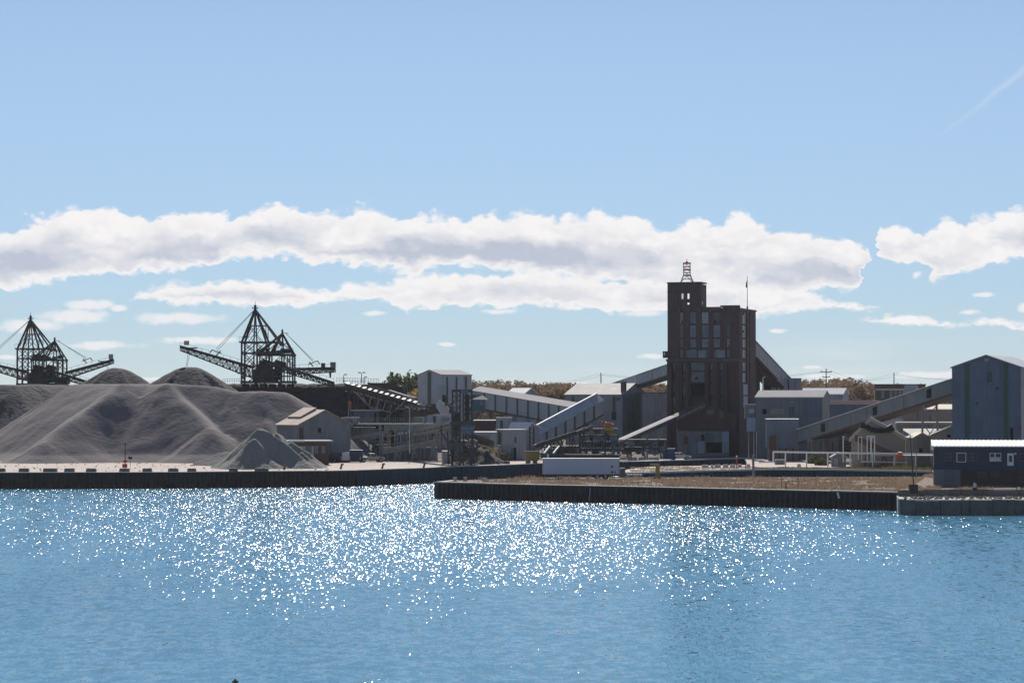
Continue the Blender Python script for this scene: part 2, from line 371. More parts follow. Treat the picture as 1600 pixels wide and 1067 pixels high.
def water_mat():
    m = bpy.data.materials.new('harbour_water'); m.use_nodes = True; nt = m.node_tree; nt.nodes.clear()
    out = nt.nodes.new('ShaderNodeOutputMaterial')
    ge = nt.nodes.new('ShaderNodeNewGeometry'); sp = nt.nodes.new('ShaderNodeSeparateXYZ'); nt.links.new(ge.outputs['Position'], sp.inputs[0])
    x, y = E(nt, sp.outputs[0]), E(nt, sp.outputs[1])
    # wavelets: small facets with a random slope each, riding on chop
    def cell(sx, sy, off):
        n = nt.nodes.new('ShaderNodeTexVoronoi'); n.feature = 'F1'; n.voronoi_dimensions = '2D'
        nt.links.new(comb(nt, x / sx + off, y / sy + off * .37), n.inputs['Vector']); n.inputs['Scale'].default_value = 1
        c = nt.nodes.new('ShaderNodeSeparateColor'); nt.links.new(n.outputs['Color'], c.inputs[0])
        return [E(nt, c.outputs[i]) - .5 for i in range(3)], E(nt, n.outputs['Distance'])
    wx = (nz(nt, comb(nt, x * 1.0, y * .42), 2.1, 4, .65) - .5)
    wy = (nz(nt, comb(nt, x * .7, y * .45, 9), 1.6, 5, .7) - .5)
    gust = nz(nt, comb(nt, x * .35, y * .07, 2), .16, 4, .6)
    (a1, b1, c1), d1 = cell(WC[0], WC[1], 3.1)
    (a2, b2, c2), d2 = cell(WC[0]*1.7, WC[1]*1.8, 11.7)
    k = (gust - .5) * 1.6 + y.sm(120, 310) * .98 + .26
    # x/y slopes: sum of uniforms is close to normal
    sx = ((a1 + b1 * .9 + a2 * .7) * WS * .49 + wx * .10) * k
    sy = ((c1 + b2 * .9 + c2 * .8) * WS + wy * .15) * k
    nrm = nt.nodes.new('ShaderNodeVectorMath'); nrm.operation = 'NORMALIZE'
    nt.links.new(comb(nt, sx, sy, 1.0), nrm.inputs[0])
    # broad shading uses a calmer normal so that the body of the water stays blue
    calm = nt.nodes.new('ShaderNodeVectorMath'); calm.operation = 'NORMALIZE'
    nt.links.new(comb(nt, wx * .30 + a1 * .03, wy * .55 + c1*.03 - WTILT, 1.0), calm.inputs[0])
    fr = nt.nodes.new('ShaderNodeFresnel'); fr.inputs[0].default_value = 1.33; nt.links.new(calm.outputs[0], fr.inputs['Normal'])
    fr2 = nt.nodes.new('ShaderNodeFresnel'); fr2.inputs[0].default_value = 1.33; nt.links.new(nrm.outputs[0], fr2.inputs['Normal'])
    deep = nt.nodes.new('ShaderNodeBsdfDiffuse')
    patch = nz(nt, comb(nt, x * .5, y * .06, 4), .12, 4, .6)
    nt.links.new(mix(nt, patch.sm(.3, .7), W_A, W_B), deep.inputs[0])
    g1 = nt.nodes.new('ShaderNodeBsdfGlossy'); g1.distribution = 'BECKMANN'; g1.inputs['Roughness'].default_value = .12
    nt.links.new(calm.outputs[0], g1.inputs['Normal']); g1.inputs[0].default_value = (*W_TINT, 1)
    g2 = nt.nodes.new('ShaderNodeBsdfGlossy'); g2.distribution = 'BECKMANN'; g2.inputs['Roughness'].default_value = WR
    nt.links.new(nrm.outputs[0], g2.inputs['Normal']); g2.inputs[0].default_value = (1, .93, .93, 1)
    m1 = nt.nodes.new('ShaderNodeMixShader'); nt.links.new((E(nt, fr.outputs[0]) * .8).s, m1.inputs[0])
    nt.links.new(deep.outputs[0], m1.inputs[1]); nt.links.new(g1.outputs[0], m1.inputs[2])
    m2 = nt.nodes.new('ShaderNodeMixShader'); nt.links.new((E(nt, fr2.outputs[0]) * .30).clamp().s, m2.inputs[0])
    nt.links.new(m1.outputs[0], m2.inputs[1]); nt.links.new(g2.outputs[0], m2.inputs[2])
    nt.links.new(m2.outputs[0], out.inputs[0])
    return m
WC = (.085, .55); WS = .45; WR = .19; WTILT = .05
W_A = (.065, .22, .33); W_B = (.115, .30, .41); W_TINT = (.80, .95, 1.0)
M['water'] = water_mat()

# ---------------------------------------------------------------- water and land
mb = MB(); mb.poly([(-3000,-300,0),(3000,-300,0),(3000,900,0),(-3000,900,0)])
w = mb.build('water', M['water']); w['kind'] = 'structure'

def land(name, top, h, m, bottom=-4):
    mb = MB(); n = len(top)
    mb.v = [(p[0], p[1], h) for p in top] + [(p[0], p[1], bottom) for p in top]
    mb.f = [tuple(range(n))] + [(i, n+i, n+(i+1) % n, (i+1) % n) for i in range(n)]
    o = mb.build(name, m); o['kind'] = 'structure'; return o
def GG(pts, h): return [G(px, py, h).xy.to_tuple() for px, py in pts]
A_edge = GG([(-700,741),(0,738.5),(300,737.5),(500,735.8),(560,734.8),(640,732),(700,729.3),(780,726.8),(848,724),(968,721.8),(1085,718.5),(1165,716.5)], LAND)
B_back = GG([(1168,726),(1010,729),(978,733.5)], LAND)
B_front = GG([(974,738.8),(1020,738),(1117,735),(1207,733),(1300,733.6),(1455,736.5),(1700,741)], LAND)
far = [(4500, 420), (4500, 9000), (-4500, 9000), (-4500, 400)]
mainland = A_edge + B_back + B_front + far
land('ground', mainland, LAND, M['ground'])
PH = 2.3
P_front = GG([(683,753.6),(760,755.5),(850,757.5),(1000,760.5),(1200,765),(1300,767.3),(1404,769.6)], PH)
P_back = GG([(1700,746.0),(1457,745.0),(1200,745.5),(850,746.0),(712,750.5)], PH)
M['pier_soil'] = mat('pier_soil', (.24,.18,.135), .95, .3, .25, bump=.2, bscale=1, fine=.5)
pier_R = [(X(1404, 350), 350), (X(1900, 350), 350)]
land('pier_ground', P_front + pier_R + P_back, PH, M['pier_soil'])
RH = 2.8
R_poly = [(X(1403,336), 336.2), (X(1440,336), 336.0), (X(2700,336), 336), (X(2700,392), 392), (X(1446,392), 392), (X(1425,350), 350)]
land('building_ground', R_poly, RH, M['pier_soil'])
L_poly = [(X(1405,327), 327.5), (X(1430,325), 325.2), (X(2700,323), 323.5), (X(2700,340), 340), (X(1400,340), 340)]
land('lower_quay', L_poly, 1.95, M['concrete'])

def offset_wall(name, label, pts, h, m, capm, period=.8, amp=.22, capw=.7, cap_h=.02, out=.25, broken=False):
    """corrugated steel sheet wall along a plan polyline, with a capping beam"""
    root = thing(name, label, 'dock wall', (pts[0][0], pts[0][1], 0))
    mb = MB(); prev = None; s = 0
    prof = [0, .3, .5, .8, 1.0]; dep = [0, 0, 1, 1, 0]
    for (x0, y0), (x1, y1) in zip(pts, pts[1:]):
        L = math.hypot(x1-x0, y1-y0); tx, ty = (x1-x0)/L, (y1-y0)/L; nx, ny = ty, -tx
        k = max(1, round(L/period)); st = L/k
        for i in range(k):
            for a, dd in zip(prof[:-1], dep[:-1]):
                q = (i + a) * st; o = out + dd*amp
                mb.v += [(x0+tx*q+nx*o, y0+ty*q+ny*o, -2), (x0+tx*q+nx*o, y0+ty*q+ny*o, h-.02 - (rnd.random()*.12 if broken else 0))]
    n = len(mb.v)//2
    mb.f = [(2*i, 2*i+2, 2*i+3, 2*i+1) for i in range(n-1)]
    mb.build('sheet_piling', m, root, kind='stuff')
    for (x0, y0), (x1, y1) in zip(pts, pts[1:]):
        L = math.hypot(x1-x0, y1-y0); tx, ty = (x1-x0)/L, (y1-y0)/L; nx, ny = ty, -tx
        k = max(1, int(L/12))
        for i in range(k):
            a, b = L*i/k + (.02 if i else 0), L*(i+1)/k - .02; o = out + amp + .12
            dz = rnd.uniform(-.03, .05)
            c = MB(); z0, z1 = h - cap_h, h + .10 + dz
            ring = [(x0+tx*a+nx*o, y0+ty*a+ny*o), (x0+tx*b+nx*o, y0+ty*b+ny*o), (x0+tx*b+nx*(o-capw), y0+ty*b+ny*(o-capw)), (x0+tx*a+nx*(o-capw), y0+ty*a+ny*(o-capw))]
            c.hexa([(*p, z0) for p in ring] + [(*p, z1) for p in ring]); c.build('capping_beam', capm, root)
    return root
offset_wall('dock_wall', 'long dark steel sheet pile wall along the gravel yard', A_edge[:5], LAND, M['sheet'], M['concrete'])
offset_wall('dock_wall', 'grey ribbed sheet pile wall receding behind the pier tip and trailer', A_edge[4:10], LAND, M['sheet_gray'], M['concrete'])
offset_wall('dock_wall', 'dark dock wall below the blue box and the brick tower', A_edge[9:], LAND, M['sheet_gray'], M['concrete'])
offset_wall('dock_wall', 'dark inner slip wall behind the grassy pier with pale edge', B_front[:6], LAND, M['sheet_gray'], M['concrete'], cap_h=.15)
offset_wall('dock_wall', 'brown sheet pile wall of the grassy pier in front of the trailer', [P_back[-1]] + P_front, PH, M['sheet'], M['concrete'], period=.85, amp=.28, capw=1.3)
# concrete quay blocks on the right
qw = thing('quay_wall', 'weathered broken concrete quay wall at the far right waterline', 'dock wall', (X(1405,327), 327, 0))
xs0 = [(X(1405,327), 327.5), (X(1430,325), 325.2), (X(2700,323), 323.5)]
def along(pts, s):
    for (x0,y0),(x1,y1) in zip(pts, pts[1:]):
        L = math.hypot(x1-x0, y1-y0)
        if s <= L: return (x0+(x1-x0)*s/L, y0+(y1-y0)*s/L)
        s -= L
    return pts[-1]
s = 0; k = 0
while s < 40:
    a = along(xs0, s); Lb = rnd.uniform(2.6, 4.2); b = along(xs0, s+Lb-.08); o = rnd.uniform(.25, .5); zt = 1.95 + rnd.uniform(-.12, .1)
    c = MB(); 
    for j in range(1):
        n = 6; vv = []
    # slab with an uneven top and face
    nx = 8
    for i in range(nx+1):
        t = i/nx; x = a[0]+(b[0]-a[0])*t; y = a[1]+(b[1]-a[1])*t
        f1 = rnd.uniform(0, .16); f2 = rnd.uniform(0, .22)
        c.v += [(x, y-o-.15+f2, -2), (x, y-o-.1+f2, .45+rnd.uniform(-.1,.1)), (x, y-o+f1, 1.2+rnd.uniform(-.1,.1)), (x, y-o+f1, zt - rnd.random()*.12), (x, y+.9, zt), (x, y+.9, -2)]
    for i in range(nx):
        for j in range(5): c.f.append((i*6+j, (i+1)*6+j, (i+1)*6+j+1, i*6+j+1))
        c.f.append((i*6+5, (i+1)*6+5, (i+1)*6, i*6))
    c.f.append((0,1,2,3,4,5)); c.f.append(tuple(nx*6+j for j in (5,4,3,2,1,0)))
    c.build('concrete_block', M['concrete_dark'], qw); s += Lb; k += 1
rw = thing('retaining_wall', 'low grey concrete wall under the navy two storey building', 'wall', (X(1403,336), 335.7, 1.95))
s = 0
ru = [(X(1403,336), 335.9), (X(1440,336), 335.7), (X(2700,336), 335.7)]
while s < 42:
    a = along(ru, s); Lb = rnd.uniform(3, 6); b = along(ru, s+Lb-.06)
    zt = 2.9+rnd.uniform(-.05,.05) if s > 3 else 2.55
    mb = MB().hexa([(a[0],a[1]-.25,1.9),(b[0],b[1]-.25,1.9),(b[0],b[1]+.3,1.9),(a[0],a[1]+.3,1.9),(a[0],a[1]-.12,zt),(b[0],b[1]-.12,zt),(b[0],b[1]+.3,zt),(a[0],a[1]+.3,zt)])
    mb.build('concrete_block', M['concrete_dark'], rw); s += Lb

M['yard'] = mat('yard_shade', (.12,.10,.088), .95, .4, .25, bump=.1, bscale=1.2, fine=.6)  # dark brown paints the shadow lying on the ground around the plant
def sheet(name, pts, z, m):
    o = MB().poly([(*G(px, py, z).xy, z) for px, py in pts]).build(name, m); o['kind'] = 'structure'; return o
sheet('plant_yard_shade', [(745,719),(800,717),(846,719.5),(960,718),(1040,716.8),(1080,716.2),(1160,714.5),(1300,722),(1456,724),(1456,690),(745,690)], LAND+.008, M['yard'])
sheet('loading_yard_shade', [(500,713),(560,716),(600,714.5),(700,716),(745,712),(745,690),(500,690)], LAND+.008, M['yard'])

# ---------------------------------------------------------------- thin autumn haze round the whole harbour
hm = bpy.data.materials.new('haze_air'); hm.use_nodes = True; hm.node_tree.nodes.clear()
ho = hm.node_tree.nodes.new('ShaderNodeOutputMaterial'); hv = hm.node_tree.nodes.new('ShaderNodeVolumePrincipled')
hv.inputs['Color'].default_value = (.86, .92, 1, 1); hv.inputs['Density'].default_value = HAZE; hv.inputs['Anisotropy'].default_value = .3
hm.node_tree.links.new(hv.outputs[0], ho.inputs['Volume'])
o = MB().box(-5200, 5200, -400, 9400, -6, 75).build('haze', hm); o['kind'] = 'stuff'; o['label'] = 'thin pale haze over the harbour'

# ---------------------------------------------------------------- stone piles
def fbm(x, y, o=4, s=0):
    v = 0; a = 1; t = 0
    for i in range(o):
        v += a*mn.noise(Vector((x, y, s+i*7.3))); t += a; x *= 2.1; y *= 2.1; a *= .5
    return v/t
def heap(name, ridges, box, step, m, slope=.68, rough=.5, label='', base=LAND, gully=.5, structure=False, seed=0, top_round=1.0):
    """heightfield: ridges = list of ((x,y,z),(x,y,z)); h = max(z - slope*dist)"""
    x0, x1, y0, y1 = box; nx = int((x1-x0)/step); ny = int((y1-y0)/step)
    mb = MB(); hs = []
    for j in range(ny+1):
        for i in range(nx+1):
            x = x0+(x1-x0)*i/nx; y = y0+(y1-y0)*j/ny
            wx = x + fbm(x*.06, y*.06, 3, seed)*3.0*rough; wy = y + fbm(x*.06, y*.06, 3, seed+50)*3.0*rough
            best = -99
            for a, b in ridges:
                dx, dy = b[0]-a[0], b[1]-a[1]; L = dx*dx+dy*dy
                t = 0 if L == 0 else max(0, min(1, ((wx-a[0])*dx+(wy-a[1])*dy)/L))
                ddx, ddy = wx-a[0]-dx*t, wy-a[1]-dy*t; dist = math.hypot(ddx, ddy)
                zt = a[2]+(b[2]-a[2])*t
                ang = math.atan2(ddy, ddx)
                g = gully*min(1, dist/6)*(mn.noise(Vector((ang*5 + t*math.sqrt(L)*.16, seed*1.7, dist*.03)))+.5*mn.noise(Vector((ang*13 + t*math.sqrt(L)*.4, seed*2.7, dist*.05))))
                h = zt - slope*(math.sqrt(dist*dist+top_round**2)-top_round) + g
                if h < base+1.5: h = base+1.5 - (base+1.5-h)*.62
                best = max(best, h)
            best += fbm(x*.35, y*.35, 3, seed+9)*.22*rough
            hs.append(best)
            mb.v.append((x, y, max(best, base-.5)))
    for j in range(ny):
        for i in range(nx):
            q = (j*(nx+1)+i, j*(nx+1)+i+1, (j+1)*(nx+1)+i+1, (j+1)*(nx+1)+i)
            if max(hs[k] for k in q) > base-.3: mb.f.append(q)
    used = sorted({i for f in mb.f for i in f}); idx = {o: n for n, o in enumerate(used)}
    mb.v = [mb.v[i] for i in used]; mb.f = [tuple(idx[i] for i in f) for f in mb.f]
    o = mb.build(name, m, smooth=True)
    if structure: o['kind'] = 'structure'
    else: o['label'] = label; o['category'] = 'stone pile'
    return o
def R3(px, py, d): p = P(px, py, d); return (p.x, p.y, p.z)
# embankment carrying the stackers
D2 = 545.0; D1 = 600.0
heap('embankment', [(R3(-260,601,590), R3(150,601,588)), (R3(150,601,588), R3(355,600,560)), (R3(350,599,556), R3(540,599,548)),
      (R3(540,600,548), R3(612,602,546)), (R3(350,599,575), R3(600,600,575)), (R3(-260,601,604), R3(300,601,598))],
      (-170, -18, 500, 640), 1.0, M['coal'], slope=.85, rough=.6, gully=.8, structure=True, seed=3, top_round=.3)
# the big grey pile
heap('stone_pile', [(R3(118,600,526), R3(188,600,514)), (R3(188,600,514), R3(70,690,488)), (R3(188,600,514), R3(232,601,518)), (R3(232,601,518), R3(262,598.5,513)),  (R3(262,599,513), R3(338,604,512)),
      (R3(262,599,512), R3(330,668,494)), (R3(338,604,512), R3(372,612,510)), (R3(372,612,510), R3(408,611,509)), (R3(400,612,509), R3(424,680,494)), (R3(408,611,509), R3(446,613,510)),
      (R3(118,600,526), R3(300,600,540))],
      (-122, -28, 472, 560), .5, M['gravel'], slope=.655, rough=.6, gully=.26, label='huge smooth grey stone pile spreading along the dock behind the red marker post', seed=5, top_round=1.0)
heap('stone_pile', [(R3(-240,600,532), R3(20,601,536)), (R3(20,601,536), R3(62,600,541)), (R3(62,600,541), R3(100,603,545))],
      (-175, -70, 485, 575), .8, M['wet'], slope=.66, rough=.6, gully=.8, label='darker stone pile in the far left corner behind the huge grey pile', seed=8)
heap('stone_pile', [(R3(183,574.5,562), R3(188,575.5,562))], (X(90,562), X(290,562), 535, 590), .6, M['gravel_dark'], slope=.70, rough=.3, gully=.5,
     label='small dark cone of stone below the left stacker boom', base=14, seed=11, top_round=2.5)
heap('stone_pile', [(R3(163,582,575), R3(166,581,575))], (X(80,562), X(250,562), 555, 600), .7, M['gravel_dark'], slope=.70, rough=.3, gully=.4,
     label='second dark cone peeking out behind the small dark cone', base=14, seed=12, top_round=2)
heap('stone_pile', [(R3(290,573.5,536), R3(303,573.5,536))], (X(180,545), X(430,545), 512, 575), .6, M['gravel_dark'], slope=.66, rough=.3, gully=.5,
     label='dark flat topped cone under the tip of the long stacker boom', base=13, seed=14, top_round=2.0)
heap('stone_pile', [(R3(399,671.5,449), R3(405,670.5,450)), (R3(405,670.5,450), R3(418,675,450)), (R3(425,676,456), R3(432,680,457)), (R3(418,676,450), R3(440,690,449)), (R3(440,690,449), R3(472,712,447)), (R3(450,690,454), R3(480,708,453)), (R3(470,706,450), R3(489,717,449)), (R3(392,690,445), R3(398,684,446))],
      (X(330,450), X(530,450), 433, 480), .3, M['gravel_pale'], slope=1.0, rough=.9, gully=.45, label='small pale crumbly pile close to the dock edge', seed=21, top_round=.2)
heap('stone_pile', [(R3(352,705,470), R3(378,707,466))], (X(300,466), X(420,466), 455, 482), .5, M['wet'], slope=.6, rough=.5, gully=.5, label='low dark heap of stone left of the small pale pile', seed=23)
heap('stone_pile', [(R3(498,640,530), R3(520,655,526))], (X(440,530), X(600,530), 505, 555), .8, M['gravel_dark'], slope=.66, rough=.3, gully=.5, label='dark slope of stone behind the rusty roofed shed', seed=25)

# ================================================================ buildings
class Bld:
    """rectangular building; pl..pc is the left-facing wall in the picture, pc..pr the right-facing one; phi = turn of the right wall"""
    def __init__(s, name, label, cat, pl, pc, pr, d, phi, ye, yr=None, gable='R', mw=None, mr=None, base=LAND, depth=None, ov=.35, apex=None, group=None, roof_t=.18, bays=None, wallname='wall'):
        if depth and pr > pc + .5 and pc - pl < 6 and phi > 0:     # nearly frontal: the left wall shows only as far as pl
            az = math.degrees(atan2(X(pc, d), d)); phi = -az + math.degrees(math.asin(min(.5, (pc-pl)/(F/d)/depth))) + .01; pl = pc
        s.d = d; s.phi = R(phi); s.cx = X(pc, d); s.base = base
        s.root = thing(name, label, cat, (s.cx, d, base), s.phi, group)
        s.W = s.rx(pr) if pr > pc + .5 else depth
        s.L = s.ly(pl) if pl < pc - .5 else depth
        if pr > pc + .5 and pl < pc - .5 and depth: s.W = s.W
        s.H = Z(ye, d) - base; s.HR = (Z(yr, d) - base) if yr is not None else s.H
        s.g = gable; W, L, H, HR = s.W, s.L, s.H, s.HR
        mw = mw or M['clad_gray']; mr = mr or M['roof']; s.mw = mw
        ax = apex if apex is not None else .5
        # walls: four slabs 0.2 thick, gables included
        t = .2
        def wall(mbv, pts, ext): mbv.prism(pts, ext)
        if gable == 'R':     # ridge parallel to y; gable on y=0
            pf = [(0,0,0),(W,0,0),(W,0,H),(W*ax,0,HR),(0,0,H)]; 
            MB().prism(pf, (0,t,0)).build(wallname, mw, s.root, True)
            MB().prism([(x, L-t, z) for x,_,z in pf], (0,t,0)).build(wallname, mw, s.root, True)
            MB().box(0,t,t+.003,L-t-.003,0,H).build(wallname, mw, s.root, True); MB().box(W-t,W,t+.003,L-t-.003,0,H).build(wallname, mw, s.root, True)
            a = (W*ax, HR); 
            for (x0,z0),(x1,z1) in (((0,H),a),((W,H),a)):
                sx = -1 if x0 == 0 else 1
                k = (z1-z0)/abs(x1-x0); e = ov
                q = [(x0+sx*e, z0-k*e+.01),(x1, z1+.01),(x1, z1+.01+roof_t),(x0+sx*e, z0-k*e+.01+roof_t)]
                MB().prism([(x,-ov,z) for x,z in q], (0,L+2*ov,0)).build('roof_slope', mr, s.root, True)
        elif gable == 'L':
            pf = [(0,0,0),(0,L,0),(0,L,H),(0,L*ax,HR),(0,0,H)]
            MB().prism(pf, (t,0,0)).build(wallname, mw, s.root, True)
            MB().prism([(W-t,y,z) for _,y,z in pf], (t,0,0)).build(wallname, mw, s.root, True)
            MB().box(t+.003,W-t-.003,0,t,0,H).build(wallname, mw, s.root, True); MB().box(t+.003,W-t-.003,L-t,L,0,H).build(wallname, mw, s.root, True)
            a = (L*ax, HR)
            for (y0,z0),(y1,z1) in (((0,H),a),((L,H),a)):
                sy = -1 if y0 == 0 else 1
                k = (z1-z0)/abs(y1-y0); e = ov
                q = [(y0+sy*e, z0-k*e+.01),(y1, z1+.01),(y1, z1+.01+roof_t),(y0+sy*e, z0-k*e+.01+roof_t)]
                MB().prism([(-ov,y,z) for y,z in q], (W+2*ov,0,0)).build('roof_slope', mr, s.root, True)
        else:
            MB().box(0,W,0,t,0,H).build(wallname, mw, s.root, True); MB().box(0,W,L-t,L,0,H).build(wallname, mw, s.root, True)
            MB().box(0,t,t+.003,L-t-.003,0,H).build(wallname, mw, s.root, True); MB().box(W-t,W,t+.003,L-t-.003,0,H).build(wallname, mw, s.root, True)
            MB().box(-ov,W+ov,-ov,L+ov,H+.01,H+.01+roof_t).build('roof', mr, s.root, True)
    def rx(s, px):       # distance along the right wall hit by column px
        a = (px-800)/F; c, sn = cos(s.phi), sin(s.phi)
        # cx + x*c = a'*(d + x*sn)
        k = a*1.00025
        return (k*s.d - s.cx)/(c - k*sn)
    def ly(s, px):
        k = (px-800)/F*1.00025; c, sn = cos(s.phi), sin(s.phi)
        return (s.cx - k*s.d)/(k*c + sn)
    def zR(s, py, x): return Z(py, s.d + x*sin(s.phi)) - s.base
    def zL(s, py, y): return Z(py, s.d + y*cos(s.phi)) - s.base
    def R(s, px0, px1, py0, py1, out=.06, inn=.05):
        x0, x1 = s.rx(px0), s.rx(px1); return (x0, x1, -out, inn, s.zR(py1, x0), s.zR(py0, x0))
    def L_(s, px0, px1, py0, py1, out=.06, inn=.05):
        y1, y0 = s.ly(px0), s.ly(px1); return (-out, inn, y0, y1, s.zL(py1, y0), s.zL(py0, y0))
    def panel(s, side, px0, px1, py0, py1, name, m, out=.06, label=None):
        b = s.R(px0,px1,py0,py1,out) if side == 'R' else s.L_(px0,px1,py0,py1,out)
        return MB().box(*b).build(name, m, s.root, True, label=label)
    def window(s, side, px0, px1, py0, py1, nx=2, nz_=2, glass=None, fr=None, out=.10, name='window', label=None):
        b = s.R(px0,px1,py0,py1,0) if side == 'R' else s.L_(px0,px1,py0,py1,0)
        return window_local(s.root, side, b, nx, nz_, glass or M['glass'], fr or M['frame'], out, name, label)
def window_local(root, side, b, nx, nz_, glass, fr, out=.10, name='window', label=None, bw=.09):
    if side == 'R': a0, a1, p = b[0], b[1], lambda a, o, z: (a, -o, z)
    else: a0, a1, p = b[2], b[3], lambda a, o, z: (-o, a, z)
    z0, z1 = b[4], b[5]; fm = MB()
    def bx(A0, A1, Z0, Z1, o0, o1):
        q0, q1 = p(A0, o0, Z0), p(A1, o1, Z1)
        fm.box(min(q0[0],q1[0]),max(q0[0],q1[0]),min(q0[1],q1[1]),max(q0[1],q1[1]),Z0,Z1)
    bx(a0-bw, a0, z0-bw, z1+bw, -.02, out); bx(a1, a1+bw, z0-bw, z1+bw, -.02, out)
    bx(a0, a1, z1, z1+bw, -.02, out); bx(a0, a1, z0-bw, z0, -.02, out+.05)
    for i in range(1, nx): q = a0+(a1-a0)*i/nx; bx(q-.03, q+.03, z0, z1, -.02, out-.02)
    for i in range(1, nz_): q = z0+(z1-z0)*i/nz_; bx(a0, a1, q-.03, q+.03, -.02, out-.03)
    f = fm.build(name, fr, root, True, label=label)
    q0, q1 = p(a0, -.02, z0), p(a1, .02, z1)
    MB().box(min(q0[0],q1[0]),max(q0[0],q1[0]),min(q0[1],q1[1]),max(q0[1],q1[1]),z0,z1).build('pane', glass, f, True)
    return f

# ---- rusty roofed shed on the left
b = Bld('metal_shed', 'blue grey metal shed with a stepped rusty roof beside the stone pile', 'shed', 433, 465, 548, 488, 42, 664, 641.5, 'R', M['clad_shed'], M['roof_rust'])
MB().prism([(b.W*.20,b.L*.38,b.zR(655,0)),(b.W*.5,b.L*.38,b.HR+.25),(b.W*.5,b.L*.38,b.HR+.6),(b.W*.20,b.L*.38,b.zR(651,0))], (0,b.L*.62,0)).build('raised_roof', M['roof_rust'], b.root, True)
b.panel('R', 468, 474, 668, 690, 'door', M['rust'], .08); b.panel('R', 497, 502, 668, 676, 'vent', M['dark'])
# ---- low brick office
b = Bld('brick_office', 'low brown brick office with flat roof behind the small pale pile', 'building', 448, 452, 514, 470, 8, 690, None, 'flat', M['brick_low'], M['roof'], ov=.8)
for x0, x1 in ((456,462),(470,478),(480,486),(492,497),(503,508)): b.window('R', x0, x1, 697, 708, 2, 2, M['glass_lt'] if x0 in (470,) else M['glass'])
b.panel('R', 487, 490.5, 697, 716, 'door', M['steel_lt']); b.panel('R', 452, 476, 687.2, 690, 'awning', M['white'], .9)
# ---- hut up on the platform
b = Bld('control_hut', 'blue grey hut with bright roof on the raised walkway', 'hut', 551, 553, 592, 520, 6, 642, None, 'flat', M['clad_blue'], M['roof'], base=Z(661,520), ov=.5)
b.panel('R', 584.5, 588, 645, 660, 'door', M['dark']); b.panel('R', 560, 583, 653, 660, 'wall_panel', M['stained'], .04)
# ---- white transfer tower
b = Bld('transfer_tower', 'tall pale metal building with green stripes at the left end of the long gallery', 'building', 653, 689.5, 737, 600, 40, 586, 578.4, 'L', M['clad'], M['roof'], ov=.15)
for x0, x1, y in ((668.4,673.8,581),): b.panel('L', x0, x1, y, 700, 'stripe_panel', M['green'])
for x0 in (697.5, 712, 726.5): b.panel('R', x0, x0+2.6, 588.5, 700, 'stripe_panel', M['green'])
b.panel('R', 691.5, 695.5, 617, 628, 'door', M['dark'])
# ---- small hut behind gallery
b = Bld('roof_hut', 'small metal hut with white roof standing behind the long gallery', 'hut', 793, 820, 838, 690, 52, 614.5, 607, 'R', M['clad_gray'], M['white'], ov=.3)
# ---- middle plant building with mottled roof
b = Bld('plant_building', 'grey metal plant building with mottled roof and a roof chimney left of the brick tower', 'building', 883.5, 972.6, 1010, 600, 58, 616.5, 599.6, 'R', M['clad_gray'], M['roof_mott'], ov=.3)
for x0, x1, y0, y1 in ((893,897,619,640),(957,961.5,618,648)): b.panel('L', x0, x1, y0, y1, 'stripe_panel', M['green'])
b.panel('L', 956, 962.5, 643, 656, 'opening', M['dark']); b.panel('L', 961, 969, 621, 626, 'louver', M['teal'])
for x0 in (980.5, 988): b.panel('R', x0, x0+3, 641, 672, 'stripe_panel', M['green'])
b.panel('R', 987, 988.5, 632, 634, 'vent', M['dark'])
yb = b.ly(971); ch = MB().box(b.W*.12, b.W*.12+1.0, yb, yb+1.0, b.H+.3, b.HR+.4).build('chimney', M['brick_band'], b.root, True)
MB().box(b.W*.12-.15, b.W*.12+1.15, yb-.15, yb+1.15, b.HR+.4, b.HR+.6).build('chimney_cap', M['steel_lt'], ch, True)
b = Bld('annex_building', 'plain blue grey flat roofed annex joining the brick tower', 'building', 1004, 1005, 1044, 592, 3, 614.5, None, 'flat', M['clad_gray'], M['brick_band'], depth=16, ov=.1)
# ---- blue grey low building centre left
b = Bld('loading_building', 'low pale building with slanted white roof right of the lattice tower', 'building', 776, 785, 822, 505, 20, 672, None, 'flat', M['clad_gray'], M['white'], ov=.2)
b.panel('R', 804, 806.6, 682, 692, 'vent', M['green']); b.panel('R', 802.5, 806.5, 699, 719, 'door', M['dark']); b.panel('R', 799, 801.2, 700, 718, 'door_frame', M['clad_blue']); b.panel('L', 778.5, 783, 675, 696, 'stripe_panel', M['green'])
b = Bld('loading_building', 'taller grey block behind the low pale building with slanted white roof', 'building', 775, 776, 800, 530, 6, 653.5, None, 'flat', M['clad_gray'], M['roof'], depth=6, ov=.1)
b.panel('R', 781.5, 786, 657, 680, 'stripe_panel', M['green'])
b = Bld('lean_to_shed', 'small shed with a sloping white roof below the gallery end', 'shed', 797, 826, 843, 520, 50, 668.5, 661, 'R', M['clad_gray'], M['white'], ov=.25, apex=.2)
b.panel('L', 812.5, 814.5, 674, 681, 'vent', M['green'])
b = Bld('brick_store', 'brown brick wall with white flat roof left of the grey block', 'building', 738, 740, 776, 545, 5, 657.5, None, 'flat', M['brick_low'], M['white'], depth=8, ov=.3)
b = Bld('conveyor_hall', 'low blue grey hall wing under the brown brick store', 'building', 737, 738, 777, 512, 4, 676, None, 'flat', M['clad_gray'], M['clad'], depth=6, ov=.2)
b.panel('R', 744, 765, 680, 690, 'wall_panel', M['board']); b.panel('R', 742, 744, 679, 702, 'post', M['steel_gray'])
b.panel('R', 740, 760, 697, 716, 'opening', M['dark'])
